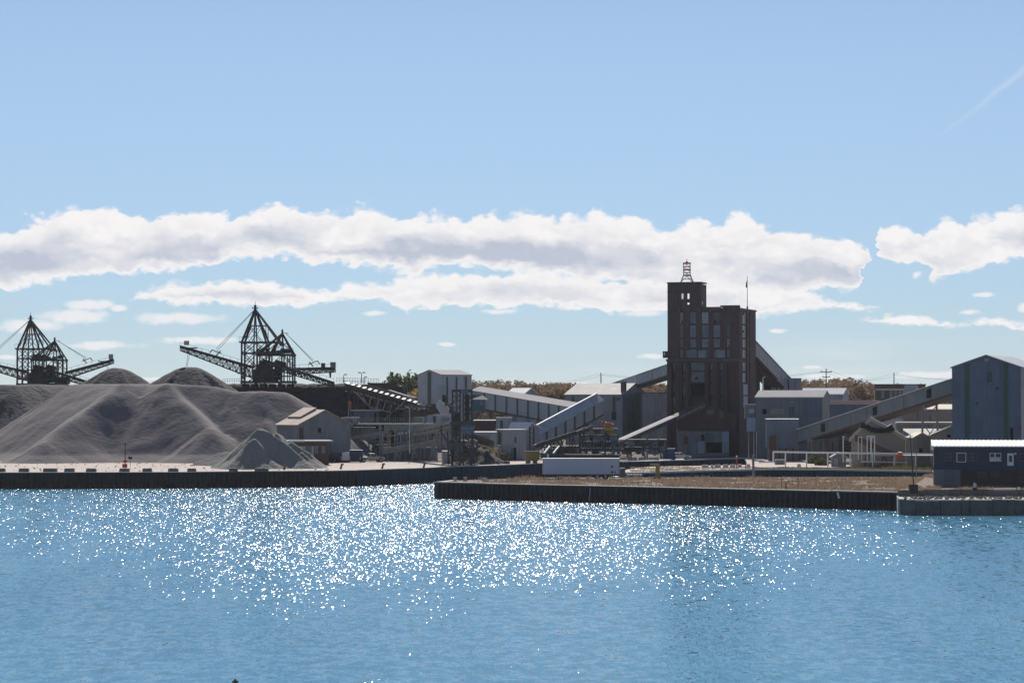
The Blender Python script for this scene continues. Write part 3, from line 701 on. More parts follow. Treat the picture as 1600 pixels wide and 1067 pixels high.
# lower screens between the dock frame and the yard
b = Bld('retaining_ramp', 'pale grey loading ramp wall behind the walkway posts', 'building', 598, 600, 684, 500, 3, 700, None, 'flat', M['board'], M['concrete'], depth=5, ov=.1)
b = Bld('screen_house', 'grey corrugated screening house under the raised walkway', 'building', 545, 547, 588, 511, 3, 669, None, 'flat', M['clad_shed'], M['steel'], depth=6, ov=.05, base=Z(692,511))
b = Bld('storage_shed', 'grey shed with bright worn roof behind the walkway posts', 'shed', 618, 620, 672, 530, 6, 680, 674, 'L', M['board'], M['roof'], depth=8, ov=.2)
b = Bld('office_cabin', 'pale blue cabin with two doors on the walkway left of the lattice tower', 'hut', 664, 668, 706, 512, 8, 649, None, 'flat', M['paleblue'], M['roof'], base=Z(662,512), depth=3, ov=.2)
b.panel('R', 677, 681, 651, 661.5, 'door', M['dark']); b.panel('R', 690, 702, 652, 661.5, 'wall_panel', M['clad_blue'])
b = Bld('office_cabin', 'small grey cabin beside the pale blue cabin on the walkway', 'hut', 646, 648, 660, 516, 8, 653, None, 'flat', M['clad_gray'], M['roof'], base=Z(662,516), depth=3, ov=.2)
b = Bld('storage_box', 'white storage box at the foot of the lattice tower', 'container', 690, 692, 703, 478, 10, 706, None, 'flat', M['clad'], M['clad'], depth=3, ov=.02)
# ---- right hand plant buildings
b = Bld('crusher_building', 'weathered blue green metal building with pale curling roof right of the brick tower', 'building', 1181, 1285, 1296, 520, 72, 621, 611, 'R', M['clad_teal'], M['roof'], ov=.25)
b.panel('L', 1191, 1197.5, 639, 647, 'opening', M['dark']); 
b.window('L', 1233.5, 1240.5, 622.5, 629.5, 2, 2); b.window('L', 1233.5, 1240.5, 636, 648, 2, 3, M['glass_dk'])
b.panel('L', 1204, 1225, 638, 647, 'wall_panel', M['tan'], .05); b.panel('L', 1255, 1284, 624, 652, 'wall_panel', M['clad_blue'], .05)
b.panel('L', 1181.2, 1182.2, 674, 716, 'corner_trim', M['white'], .25)
b = Bld('crusher_annex', 'blue grey box annex in front of the weathered blue green building', 'building', 1196, 1198, 1248, 500, 3, 656, None, 'flat', M['clad_blue'], M['clad_blue'], depth=10, base=Z(700,500), ov=.1)
b.panel('R', 1202, 1212.5, 680, 700, 'rusty_door', M['rust']); MB().box(.3,b.W-.3,.5,6,-3.2,-.02).build('undercroft_wall', M['stained'], b.root, True)
for i in range(5): MB().box(1+i*1.35,1.2+i*1.35,.1,.3,-3.2,-.02).build('post', M['steel'], b.root, True)
b = Bld('side_cabin', 'small green grey cabin stuck on the left end of the weathered building', 'building', 1163, 1164, 1181, 512, 3, 633, None, 'flat', M['clad_teal'], M['clad_teal'], depth=6, base=Z(654,512), ov=.05)
b.window('R', 1170, 1178, 639, 645.5, 3, 1, M['glass_lt'])
b = Bld('pale_panel_box', 'pale blue ribbed panel box hanging under the small green grey cabin', 'building', 1166.5, 1167, 1180.5, 511, 3, 654.4, None, 'flat', M['paleblue'], M['paleblue'], depth=4, base=Z(674,511), ov=.02)
MB().box(.2,.45,.3,.6,-(Z(674,511)-LAND),-.01).build('post', M['steel_gray'], b.root, True); MB().box(b.W-.5,b.W-.25,.3,.6,-(Z(674,511)-LAND),-.01).build('post', M['steel_gray'], b.root, True)
b = Bld('roof_building', 'long low building with brilliant white roof behind the weathered building', 'building', 1251, 1317, 1326, 640, 65, 616, 607.2, 'R', M['clad_gray'], M['white'], ov=.2)
b = Bld('flat_building', 'blue grey building with pinkish flat roof above the inclined conveyor', 'building', 1290, 1292, 1374, 560, 6, 632, None, 'flat', M['clad_blue'], M['roof_pink'], depth=9, ov=.3, roof_t=.9)
b.panel('R', 1331, 1345, 622, 631, 'wall_panel', M['tan']); 
b = Bld('brick_workshop', 'dark brick workshop with light band and flat roof on the right skyline', 'building', 1366, 1367, 1446, 720, 3, 601, None, 'flat', M['brick_low'], M['brick'], depth=14, ov=.3)
b.panel('R', 1368, 1442, 607, 610, 'stone_band', M['concrete']); 
for x0 in (1377, 1390, 1397, 1404, 1416, 1428): b.window('R', x0, x0+4, 611, 622, 1, 2, M['glass'])
b = Bld('skylight_shed', 'small shed with tilted glaring roof left of the inclined conveyor top', 'shed', 1411, 1428, 1436, 650, 55, 613, 602, 'R', M['clad_gray'], M['roof'], ov=.2)
b = Bld('concrete_silo_block', 'brown stained concrete block with pipes under the conveyor top', 'building', 1458, 1463, 1489, 560, 14, 622, None, 'flat', M['stained'], M['steel'], ov=.1)
for x0 in (1464, 1469, 1476, 1483): b.panel('R', x0, x0+1.4, 623, 640, 'pipe', M['steel'])
b = Bld('stained_shed', 'long rust stained shed with light roof strip beside the big blue building', 'shed', 1405, 1407, 1492, 500, 4, 640, 633, 'L', M['stained'], M['roof_tan'], depth=9, ov=.3)
b.panel('R', 1399, 1408, 648, 655, 'wall_panel', M['paleblue'])
b = Bld('grey_shed', 'low blue grey shed below the long rust stained shed', 'shed', 1400, 1403, 1492, 470, 5, 662, None, 'flat', M['clad_shed'], M['roof_tan'], depth=8, ov=.2, roof_t=.3)
b = Bld('gabled_shed', 'large tan gabled shed with cream roof edge below the inclined conveyor', 'shed', 1330, 1330.6, 1414, 455, -18, 687, 657, 'R', M['tan'], M['roof_tan'], depth=14, ov=.4, apex=.36, roof_t=.7)
b.window('R', 1392, 1396.5, 682, 687, 1, 1, M['dark']); b.window('R', 1389, 1391.5, 697, 701, 1, 1, M['dark']); b.panel('R', 1371, 1374.5, 681, 690, 'wall_panel', M['tan'])
b = Bld('gabled_shed', 'grey roofed shed partly hidden behind the large tan gabled shed', 'shed', 1365, 1402, 1416, 480, 60, 672, 656, 'R', M['clad_shed'], M['roof_mott'], ov=.2)
b = Bld('small_house', 'small tan house with sharp gable right of the large tan shed', 'house', 1417, 1427, 1452, 445, 20, 684, 677, 'R', M['tan'], M['roof_tan'], ov=.25)
b.window('R', 1435.5, 1440, 700, 706, 1, 1, M['glass_dk'])
b = Bld('small_house', 'tan house with one rising roof edge against the big blue building', 'house', 1455, 1457, 1512, 440, 4, 679, 666, 'R', M['tan'], M['roof_tan'], depth=9, ov=.3, apex=.55)
b.window('R', 1480, 1484, 679, 683, 1, 1, M['dark'])
b = Bld('low_shed', 'low shed with wide grey tan roof between the two small tan houses', 'shed', 1412, 1415, 1486, 462, 5, 681, 671.5, 'L', M['tan'], M['roof_mott'], depth=9, ov=.3)
# ---- big blue building far right
b = Bld('storage_building', 'big dark blue metal building with green stripes at the right edge', 'building', 1487, 1487.4, 1595, 428, -21, 574.5, 556, 'R', M['clad_blue'], M['clad_gray'], depth=26, ov=.25)
for x0, x1, y in ((1507,1514.5,569),(1568,1575,567)): b.panel('R', x0, x1, y, 712, 'stripe_panel', M['green'])
b.panel('R', 1542.5, 1549.5, 581, 597, 'louver', M['green'], .1); b.panel('R', 1538.5, 1545, 560, 564.5, 'vent', M['clad_gray'], .12)
b.panel('R', 1556.5, 1559.5, 605, 608.5, 'vent', M['dark']); b.panel('R', 1524.5, 1527, 629, 631.5, 'vent', M['dark']); b.panel('R', 1578, 1582.5, 668, 700, 'door', M['dark']); b.panel('R', 1593, 1594.5, 666, 669, 'vent', M['dark'])
# ---- navy two storey building
ND = 351.0
b = Bld('waterside_building', 'navy two storey building with white corrugated roof at the right waterside', 'building', 1457.5, 1459, 1760, ND, 2.0, 697.5, 689.5, 'L', M['navy'], M['white'], depth=9, base=RH, ov=.35, roof_t=.12)
zb = b.zR(733, 0)
MB().box(-.05, b.W+.05, -.05, -.003, 0, zb).build('brick_wall', M['brick_low'], b.root, True)
MB().box(-.06, b.rx(1500), -.09, -.054, 0, zb-.05).build('wall_panel', M['board'], b.root, True)
MB().box(-.1, b.W+.1, -.14, -.003, zb, zb+.55).build('trim_board', M['navy_lt'], b.root, True)
k = 0; z = zb+.6
while z < b.H-.25:
    MB().box(-.02, b.W, -.05, -.003, z, z+.36).build('siding_board', M['navy'], b.root, True); z += .385
# ribs of the roof
nx = int((b.W+.6)/.6)
for i in range(nx):
    x = -.3+i*.6; k = (b.HR-b.H)/(b.L/2)
    q = [(-.36, b.H-k*.36+.14), (b.L/2, b.HR+.14), (b.L/2, b.HR+.2), (-.36, b.H-k*.36+.2)]
    MB().prism([(x,y,z) for y,z in q], (.12,0,0)).build('roof_rib', M['white'], b.root, True)
for x0, x1, y0, y1, nx, nz_, gl in ((1476.5,1483.5,708,719.5,2,2,'glass'),(1485.5,1492.5,708,719.5,1,2,'glass_dk'),(1511,1518,708.5,719.5,1,2,'glass'),(1520,1526.5,708.5,719.5,1,2,'glass_dk'),
      (1546.5,1553,708.5,719.8,1,2,'glass'),(1555,1562.5,708.5,719.8,1,2,'glass'),(1593,1606,709,719,2,2,'glass')):
    f = b.window('R', x0, x1, y0, y1, nx, nz_, M[gl], M['white'] if x0 > 1540 and x0 < 1560 else M['frame'], out=.14)
for x0 in (1547, 1555.8): b.panel('R', x0, x0+5.6, 715.2, 719.2, 'blind', M['white'], .08)
b.window('R', 1495, 1507.8, 707.8, 721, 1, 1, M['glass_lt'], M['white'], out=.18, label='large window with a white frame')
dr = b.panel('R', 1573, 1583, 708, 731, 'door', M['white'], .12); x0 = b.rx(1575.5); x1 = b.rx(1580.5)
MB().box(x0, x1, -.15, -.122, b.zR(721, 0), b.zR(711, 0)).build('pane', M['glass_dk'], dr, True)
b.panel('R', 1584.5, 1587, 707, 710, 'wall_lamp', M['white'], .25)
for x0, x1, y0, y1, gl in ((1476,1487,736,750,'glass_dk'),(1528,1538.5,737.5,745,'glass'),(1548.5,1559,737,744,'glass_lt'),(1593,1601,737,752,'glass')):
    b.window('R', x0, x1, y0, y1, 3, 2, M[gl], M['frame'], out=.16)
g = MB().box(-.45, -.05, -.9, -.4, b.H-.5, b.H+.1).build('gutter_box', M['white'], b.root, True)

# ================================================================ the brick tower
TD = 556.0; TPHI = 72
class TW(Bld):
    def __init__(s, root, d, cx, phi, base): s.root = root; s.d = d; s.cx = cx; s.phi = phi; s.base = base
ph = R(TPHI); tcx = X(1156, TD)
tr = thing('brick_tower', 'tall dark brick factory tower with many windows and a beacon on its turret', 'tower', (tcx, TD, LAND), ph)
T = TW(tr, TD, tcx, ph, LAND)
TLn = T.ly(1043); TW_ = T.rx(1181); TW2 = T.rx(1190.5)
def tz(py, y=0): return Z(py, TD + y*cos(ph)) - LAND
H_main = tz(479.5); H_mid = tz(562)
rec = .45
# recessed core
MB().box(rec, TW_-rec, rec, TLn-rec, 0, H_main-.4).build('core_wall', M['brick'], tr, True)
MB().box(rec+.3, TW_-.5, rec+.3, TLn-.5, H_main-.4, H_main-.2).build('roof', M['roof_mott'], tr, True)
def facadeL(x_out, cols, rows, y_hi, y_lo, pxl, pxr, nxs=None, skip=(), glassf=None):
    """left facade: solid strips between window columns, spandrels between rows. all from pixel columns"""
    edges = [pxl] + [e for c in cols for e in c] + [pxr]
    zt, zb_ = tz(y_hi), tz(y_lo)
    for i in range(0, len(edges), 2):
        a, c = T.ly(edges[i+1]), T.ly(edges[i])
        MB().box(x_out, rec-.003, a, c, zb_, zt).build('brick_pier', M['brick'], tr, True)
    for ci, c in enumerate(cols):
        a, e = T.ly(c[1]), T.ly(c[0])
        ys = [y_hi] + [v for r in rows for v in r] + [y_lo]
        for i in range(0, len(ys), 2):
            z1, z0 = tz(ys[i]), tz(ys[i+1])
            if z1 - z0 > .05: MB().box(x_out+.18, rec-.003, a+.003, e-.003, z0, z1).build('spandrel', M['brick_band'] if rnd.random() < .12 else M['brick'], tr, True)
        for ri, r in enumerate(rows):
            if (ci, ri) in skip: continue
            z1, z0 = tz(r[0]), tz(r[1]); w = e - a
            gl = glassf(ci, ri) if glassf else M['glass']
            window_local_x(tr, 'L', rec-.06, a+.08, e-.08, z0+.08, z1-.08, max(2, round(w/.75)), max(2, round((z1-z0)/.6)), gl)
def window_local_x(root, side, x, a0, a1, z0, z1, nx, nz_, gl):
    fm = MB(); t = .05
    def bx(A0, A1, Z0, Z1, o):
        if side == 'L': fm.box(x-o, x, A0, A1, Z0, Z1)
        else: fm.box(A0, A1, x-o, x, Z0, Z1)
    bx(a0-.07, a0, z0-.07, z1+.07, .1); bx(a1, a1+.07, z0-.07, z1+.07, .1); bx(a0, a1, z1, z1+.07, .1); bx(a0, a1, z0-.07, z0, .12)
    for i in range(1, nx): q = a0+(a1-a0)*i/nx; bx(q-t/2, q+t/2, z0, z1, .07)
    for i in range(1, nz_): q = z0+(z1-z0)*i/nz_; bx(a0, a1, q-t/2, q+t/2, .06)
    f = fm.build('window', M['frame'], root, True)
    p = MB().box(x-.03, x-.003, a0, a1, z0, z1) if side == 'L' else MB().box(a0, a1, x-.03, x-.003, z0, z1)
    p.build('pane', gl, f, True)
    # a few broken or boarded lights
    if rnd.random() < .35:
        i = rnd.randrange(nx); j = rnd.randrange(nz_); q0 = a0+(a1-a0)*i/nx+.02; q1 = a0+(a1-a0)*(i+1)/nx-.02; w0 = z0+(z1-z0)*j/nz_+.02; w1 = z0+(z1-z0)*(j+1)/nz_-.02
        p = MB().box(x-.045, x-.033, q0, q1, w0, w1) if side == 'L' else MB().box(q0, q1, x-.045, x-.033, w0, w1)
        p.build('broken_pane', rnd.choice([M['dark'], M['board'], M['dark']]), f, True)
    return f
def gl1(ci, ri): return rnd.choice([M['glass'], M['glass'], M['glass'], M['glass_lt'], M['glass_dk']])
rows_u = [(487,505),(507.5,526.5),(529,542.5),(545.5,558.5)]
facadeL(0, [(1062,1067),(1077,1087.5),(1096,1107),(1114,1125)], rows_u, 480.5, 562, 1043, 1129, glassf=gl1)
facadeL(0, [(1135,1140)], rows_u, 477, 562, 1129.3, 1156, glassf=gl1)
# projecting bay under the raised parapet
a, c = T.ly(1155), T.ly(1126)
MB().box(-.35, .5, a, c, H_main-.05, tz(476.8)).build('parapet', M['brick_band'], tr, True)
for p0, p1 in ((1099,1126),(1043.5,1099)):
    a, c = T.ly(p1), T.ly(p0)
    MB().box(-.12, .5, a+.02, c, tz(484), tz(479)).build('parapet', M['brick_band'] if p0 > 1090 else M['brick'], tr, True)
for p0 in (1060, 1074.5, 1091, 1109, 1128, 1145): 
    a, c = T.ly(p0+3.5), T.ly(p0); MB().box(-.3, -.003, a, c, tz(486), tz(480.5)).build('stone_cap', M['brick_band'], tr, True)
# string course
MB().box(-.7, -.003, -.3, TLn+.2, tz(564), tz(560.5)).build('stone_band', M['brick_band'], tr, True)
# lower shaft, one step wider
rows_l = [(566,578.5),(580.5,597),(599.5,617),(619,636.5),(640,652)]
facadeL(-.5, [(1051,1055.6),(1066,1071.6),(1079,1101.5),(1109,1114),(1125,1130)], rows_l, 563.5, 660, 1043, 1156, skip={(2,2),(2,3),(2,4)}, glassf=gl1)
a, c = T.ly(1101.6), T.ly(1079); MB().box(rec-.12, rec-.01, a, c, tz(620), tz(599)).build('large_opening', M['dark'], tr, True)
MB().box(-.55, rec-.003, -.003, TLn, 0, tz(660)).build('base_wall', M['brick'], tr, True)
for p0, p1 in ((1047,1050),(1057.5,1062),(1073,1077),(1103,1107.5),(1116,1122),(1133,1137),(1143,1147)):
    a, c = T.ly(p1), T.ly(p0); MB().box(-.95, -.553, a, c, tz(700), tz(567)).build('buttress', M['brick'], tr, True)
# right-hand facade (faces right)
def facadeR(y_out, cols, rows, y_hi, y_lo, pxl, pxr, gf):
    edges = [pxl] + [e for c in cols for e in c] + [pxr]; zt, zb_ = tz(y_hi), tz(y_lo)
    for i in range(0, len(edges), 2):
        MB().box(T.rx(edges[i]), T.rx(edges[i+1]), y_out, rec-.003, zb_, zt).build('brick_pier', M['brick'], tr, True)
    for ci, c in enumerate(cols):
        x0, x1 = T.rx(c[0]), T.rx(c[1]); ys = [y_hi] + [v for r in rows for v in r] + [y_lo]
        for i in range(0, len(ys), 2):
            z1, z0 = tz(ys[i]), tz(ys[i+1])
            if z1-z0 > .05: MB().box(x0+.003, x1-.003, y_out+.15, rec-.003, z0, z1).build('spandrel', M['brick'], tr, True)
        for ri, r in enumerate(rows):
            window_local_x(tr, 'R', rec-.06, x0+.08, x1-.08, tz(r[1])+.08, tz(r[0])-.08, 3 if ci == 0 else 1, 5, gf(ci, ri))
facadeR(0, [(1160.3,1167.5),(1170.3,1172)], rows_u + [(566,578.5),(582,597.5)], 481.5, 660, 1156.2, 1181, lambda c, r: M['glass_lt'])  # pale pane colour stands in for bright reflections on this side
for y0, y1 in ((600,617),(619,636)):
    MB().box(T.rx(1161), T.rx(1167.5), -.05, -.003, tz(y1), tz(y0)).build('boarded_panel', M['paleblue'], tr, True)
MB().box(0, TW_, -.2, .5, H_main-.6, tz(481)).build('parapet', M['brick_band'], tr, True)
MB().box(TW_+.003, TW2, .8, TLn*.8, 0, tz(563)).build('side_wing', M['brick'], tr, True)
for i in range(4):
    x = TW_+.3+i*(TW2-TW_-.5)/3; MB().box(x, x+.35, .5, .797, 0, tz(566)).build('buttress', M['brick'], tr, True)
# upper galleries of boards and glass between y 545 and 560
for p0, p1, m in ((1073,1089,'board'),(1091,1104,'glass'),(1120,1133,'glass')):
    a, c = T.ly(p1), T.ly(p0); MB().box(-.25, -.003, a, c, tz(558.5), tz(547)).build('boarded_panel', M[m], tr, True)
# turret with real openings right through it
ty0, ty1 = T.ly(1087), T.ly(1043); tw = T.rx(1167)*.0 + 5.2
z0t, z1t = H_main-.3, tz(441.5); tin = .5
zl = [z0t, tz(475), tz(470.5), tz(466), tz(456), z1t-.003]
cols = [(1053.3,1056.2),(1064.4,1067.7),(1073.6,1077.3)]
MB().box(0, tw, ty0-1.2, ty0-.003, z0t, z1t-.2).build('turret_side', M['brick'], tr, True)
def ysplit(x0, x1, shift):
    E_ = [1043] + [e for c_ in cols for e in c_] + [1087]; 
    for i in range(0, len(E_), 2):
        a, c = T.ly(E_[i+1]) + shift, T.ly(E_[i]) + shift
        a = max(a, ty0); c = min(c, ty1)
        if i == 0: c = ty1
        if i == len(E_)-2: a = ty0
        MB().box(x0, x1, a, c, z0t, z1t-.003).build('brick_pier', M['brick'], tr, True)
    for i, cc in enumerate(cols):
        a, c = T.ly(cc[1])+shift, T.ly(cc[0])+shift
        MB().box(x0+.05, x1-.05, a+.003, c-.003, zl[4], z1t-.006).build('spandrel', M['brick'], tr, True)
        MB().box(x0+.05, x1-.05, a+.003, c-.003, zl[2], zl[3]).build('spandrel', M['brick'], tr, True)
        MB().box(x0+.05, x1-.05, a+.003, c-.003, z0t, zl[1]).build('spandrel', M['brick'], tr, True)
        if i == 0: MB().box(x0+.2, x0+.25, a+.003, c-.003, zl[3], zl[4]).build('pane', M['glass_dk'], tr, True)
        if i < 2: MB().box(x0+.2, x0+.25, a+.003, c-.003, zl[1], zl[2]).build('pane', M['glass_dk'], tr, True)
        if i == 1: MB().box(x0+.18, x0+.22, (a+c)/2-.04, (a+c)/2+.04, zl[3], zl[4]).build('muntin', M['frame'], tr, True)
ysplit(0, tin, 0)
# the far wall's openings sit where the line of sight through the near ones leaves
kk = (1067-800)/F; sh = (tw-tin) * (cos(ph)-kk*sin(ph))/(sin(ph)+kk*cos(ph))
ysplit(tw-tin, tw, sh)
MB().box(tin+.003, tw-tin-.003, ty1-.5, ty1-.003, z0t, z1t-.1).build('turret_side', M['brick'], tr, True)
MB().box(-.12, tw+.12, ty0-1.3, ty1+.1, z1t, z1t+.3).build('turret_roof', M['brick_band'], tr, True)
for i in range(14):
    a = ty0+.2+i*(ty1-ty0-.5)/13; MB().box(-.10, -.003, a, a+.2, tz(456), tz(443)).build('brick_rib', M['brick_band'], tr, True)
MB().box(-.15, -.003, ty0-1.2, ty1, tz(455.5), tz(453.5)).build('stone_band', M['brick'], tr, True)
MB().box(1, 1.6, ty0-1.25, ty0-1.18, tz(475), tz(470)).build('window', M['glass_lt'], tr, True)
# annexes at the foot
b = Bld('tower_annex', 'patched blue grey annex with open bay at the foot of the brick tower', 'building', 1058, 1059, 1139, 535, 2, 673.5, None, 'flat', M['clad_shed'], M['steel'], depth=12, ov=.2)
b.panel('R', 1101, 1115, 676, 690, 'wall_panel', M['clad_blue']); b.panel('R', 1128, 1138.5, 674, 707, 'wall_panel', M['paleblue'], .1); b.panel('R', 1090, 1100, 690, 708, 'wall_panel', M['paleblue'], .08)
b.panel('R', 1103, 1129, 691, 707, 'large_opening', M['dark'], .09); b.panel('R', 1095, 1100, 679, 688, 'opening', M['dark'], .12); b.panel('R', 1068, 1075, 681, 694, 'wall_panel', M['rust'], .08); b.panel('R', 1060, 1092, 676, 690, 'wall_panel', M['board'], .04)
b = Bld('tower_extension', 'dark brick extension with round topped conveyor entry on the tower front', 'building', 1057, 1058, 1150, 541, 2, 650, 633, 'R', M['brick'], M['brick'], depth=13, ov=.1, apex=.55)
for p0, p1, y0, y1 in ((1104,1115,640,648),(1109,1115,666,669.5),(1124,1130,643,652),(1097,1101,664,667)): b.window('R', p0, p1, y0, y1, 2, 2, M['glass_dk'])
# beacon on the turret
bc = T.ly(1069); bw_pos = Vector((tcx, TD, LAND)) + Matrix.Rotation(ph, 3, 'Z') @ Vector((tw/2, bc, z1t+.3))
s7 = F/(TD+5)
bt = thing('beacon_mast', 'red and white latticed beacon mast on top of the brick turret', 'beacon', bw_pos)
def bl(px, py, y=0): return ((px-1070.2)/s7, y, (440.5-py)/s7)
mb = MB()
for sx in (-1, 1):
    for sy in (-1, 1):
        mb.bar((sx*1.35, sy*1.35, 0), (sx*.78, sy*.78, 1.55), .14); mb.bar((sx*.72, sy*.72, 1.5), (sx*.72, sy*.72, 4.4), .13)
    mb.bar((sx*1.3, -1.3, .1), (0, -.9, 1.4), .1); mb.bar((sx*1.3, 1.3, .1), (0, .9, 1.4), .1); mb.bar((-1.2, sx*1.2, .75), (1.2, sx*1.2, .75), .09)
for k in range(3):
    z = 1.5+k*.97
    for sy in (-.72, .72): mb.bar((-.72, sy, z), (.72, sy, z+.97), .07); mb.bar((.72, sy, z), (-.72, sy, z+.97), .07)
mb.build('lattice_frame', M['white'], bt, True)
for z in (1.45, 2.72, 4.15): MB().box(-.83,.83,-.83,.83,z,z+.26).build('platform', M['red'], bt, True)
for z in (2.15, 3.45): MB().box(-.8,.8,-.8,.8,z,z+.12).build('platform', M['steel'], bt, True)
MB().tube((0,0,4.4),(0,0,4.75),.2).tube((0,0,4.75),(0,0,5.3),.05).build('lamp', M['red'], bt, True)
# flagpole
fp = Vector((tcx, TD, LAND)) + Matrix.Rotation(ph, 3, 'Z') @ Vector((T.rx(1168), 3, 0))
fx = X(1168, TD+6)
ft = thing('flagpole', 'thin white flagpole with small flag on the brick tower roof', 'flagpole', (fx, TD+6, H_main+LAND-.2))
hp = (480-428)/7.05; MB().tube((0,0,0),(0,0,hp),.085,.05).build('pole', M['steel_lt'], ft, True)
MB().hexa([(-.05,0,hp-2.6),(-.35,.15,hp-2.7),(-.33,.18,hp-2.7),(-.03,.03,hp-2.6),(-.05,0,hp-.9),(-.28,.2,hp-1.7),(-.26,.23,hp-1.7),(-.03,.03,hp-.9)]).build('flag', M['navy'], ft, True)
MB().tube((0,0,0),(0,0,.5),.2,.2).build('base', M['steel'], ft, True)
bx = Bld('wall_box', 'small red and white hoist cabin sticking out of the tower left side', 'cabin', 1035.5, 1036, 1043, 560, 3, 550, None, 'flat', M['brick_low'], M['steel'], depth=2, base=Z(559,560), ov=.03)
bx.panel('R', 1037, 1039, 551, 555, 'wall_panel', M['white'])

# ================================================================ covered galleries and open conveyors
def gallery(name, label, A, B, dA, dB, hpx, wid, rise, stripes=(), mw=None, mr=None, ms=None, roof_over=.25, bents=(), base=LAND, sw=2.4, swm=.35, dark_under=True):
    """covered conveyor: A, B = (px, py) of the near eave line's ends"""
    mw = mw or M['clad']; mr = mr or M['roof']; ms = ms or M['green']
    pa, pb = P(*A, dA), P(*B, dB)
    root = thing(name, label, 'conveyor gallery', (pa.x, pa.y, base))
    d = pb - pa; hd = Vector((d.x, d.y, 0)); hL = hd.length; t = hd.normalized(); n = Vector((-t.y, t.x, 0))
    if n.y < 0: n = -n
    h = hpx / (F/((dA+dB)/2)); up = Vector((0,0,1))
    def at(px):          # parameter along AB seen at column px
        k = (px-800)/F*1.00025; return (k*pa.y - pa.x)/(d.x - k*d.y)
    def slab(t0, t1, o0, o1, z0, z1):
        a, b = pa + d*t0, pa + d*t1
        return [a+n*o0-up*z0, b+n*o0-up*z0, b+n*o1-up*z0, a+n*o1-up*z0, a+n*o0-up*z1, b+n*o0-up*z1, b+n*o1-up*z1, a+n*o1-up*z1]
    ts = [0] + [at(p) for p in stripes] + [1]
    if ts[-2] > ts[-1]: ts = ts[:-1]
    ts = sorted(ts)
    for a, b in zip(ts, ts[1:]):
        MB().hexa(slab(a+.0005, b-.0005, 0, .1, h, 0)).build('wall_panel', mw, root)
        MB().hexa(slab(a+.0005, b-.0005, wid-.1, wid, h, 0)).build('wall_panel', mw, root)
    for q in ts[1:-1]:
        w = swm/hL; MB().hexa(slab(q-w, q+w, -.06, -.003, h-.02, .02)).build('stripe_panel', ms, root)
    for q in (0, 1):
        e = .1/hL; s0, s1 = (0, e) if q == 0 else (1-e, 1)
        MB().hexa(slab(s0, s1, .103, wid-.103, h, 0)).build('end_panel', mw, root)
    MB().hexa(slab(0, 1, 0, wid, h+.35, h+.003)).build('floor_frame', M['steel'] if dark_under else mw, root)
    for q in (0, 1):
        o0, o1 = (-roof_over, wid/2) if q == 0 else (wid/2, wid+roof_over)
        z0, z1 = (-.01, -rise-.01) if q == 0 else (-rise-.01, -.01)
        a, b = pa - d*.004, pa + d*1.004; th = up*.12
        ring = [a+n*o0-up*z0, b+n*o0-up*z0, b+n*o1-up*z1, a+n*o1-up*z1]
        MB().hexa(ring + [p+th for p in ring]).build('roof_slope', mr, root)
    for q in (0, 1):
        c = pa + d*q; MB().prism([c-t*(.05 if q else -.05), c+n*wid-t*(.05 if q else -.05), c+n*wid/2+up*rise-t*(.05 if q else -.05)], t*.05).build('gable_panel', mw, root)
    for px in bents:
        q = at(px); c = pa + d*q - up*(h+.36); mb = MB()
        for o in (.3, wid-.3):
            f = c + n*o; g = f + n*(-.5 if o < 1 else .5); mb.bar((g.x, g.y, base), f, .35)
        for k in range(int((c.z-base)/4)+1):
            z0 = base+k*4; z1 = min(c.z, z0+4)
            p0, p1 = c+n*.1, c+n*(wid-.1)
            mb.bar((p0.x,p0.y,z0),(p1.x,p1.y,z1),.14); mb.bar((p1.x,p1.y,z0),(p0.x,p0.y,z1),.14)
        mb.build('trestle', M['steel_gray'], root)
    root['_'] = 1; del root['_']
    return root, slab, at, h
# A: long gallery from the white tower
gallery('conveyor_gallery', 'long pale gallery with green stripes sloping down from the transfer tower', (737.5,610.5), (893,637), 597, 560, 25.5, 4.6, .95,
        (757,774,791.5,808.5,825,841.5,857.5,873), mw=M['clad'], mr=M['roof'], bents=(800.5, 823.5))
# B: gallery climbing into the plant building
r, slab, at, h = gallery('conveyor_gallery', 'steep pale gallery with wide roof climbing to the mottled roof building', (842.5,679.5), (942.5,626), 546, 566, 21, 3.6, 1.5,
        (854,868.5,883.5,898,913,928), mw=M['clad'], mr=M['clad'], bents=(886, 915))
# highlight along the ridge is painted on as a white bar further down
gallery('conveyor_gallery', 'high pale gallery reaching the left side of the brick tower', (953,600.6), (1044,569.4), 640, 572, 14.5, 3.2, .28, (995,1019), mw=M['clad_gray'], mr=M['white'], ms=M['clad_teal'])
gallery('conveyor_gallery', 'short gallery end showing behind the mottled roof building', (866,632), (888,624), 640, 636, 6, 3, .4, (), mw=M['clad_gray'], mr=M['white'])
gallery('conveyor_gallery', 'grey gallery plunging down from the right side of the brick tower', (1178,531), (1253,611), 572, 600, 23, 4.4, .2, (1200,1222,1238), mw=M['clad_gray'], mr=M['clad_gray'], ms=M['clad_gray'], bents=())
rg = thing('underside_truss', 'brown lattice truss carrying the grey gallery right of the brick tower', 'truss', P(1182,556,571))
mb = MB(); a0, a1 = P(1182,558,571), P(1214,592,583); b0, b1 = P(1182,570,571), P(1200,592,583)
for o in (0, 3.5):
    q = Vector((0,o,0)); mb.bar(a0+q,a1+q,.25); mb.bar(b0+q,b1+q,.25)
    for i in range(8): mb.bar(a0.lerp(a1,i/7)+q, b0.lerp(b1,min(1,(i+.5)/7))+q, .12); mb.bar(a0.lerp(a1,i/7)+q, b0.lerp(b1,max(0,(i-.6)/7))+q, .12)
for i in range(8): mb.bar(a0.lerp(a1,i/7), a0.lerp(a1,i/7)+Vector((0,3.5,0)), .12)
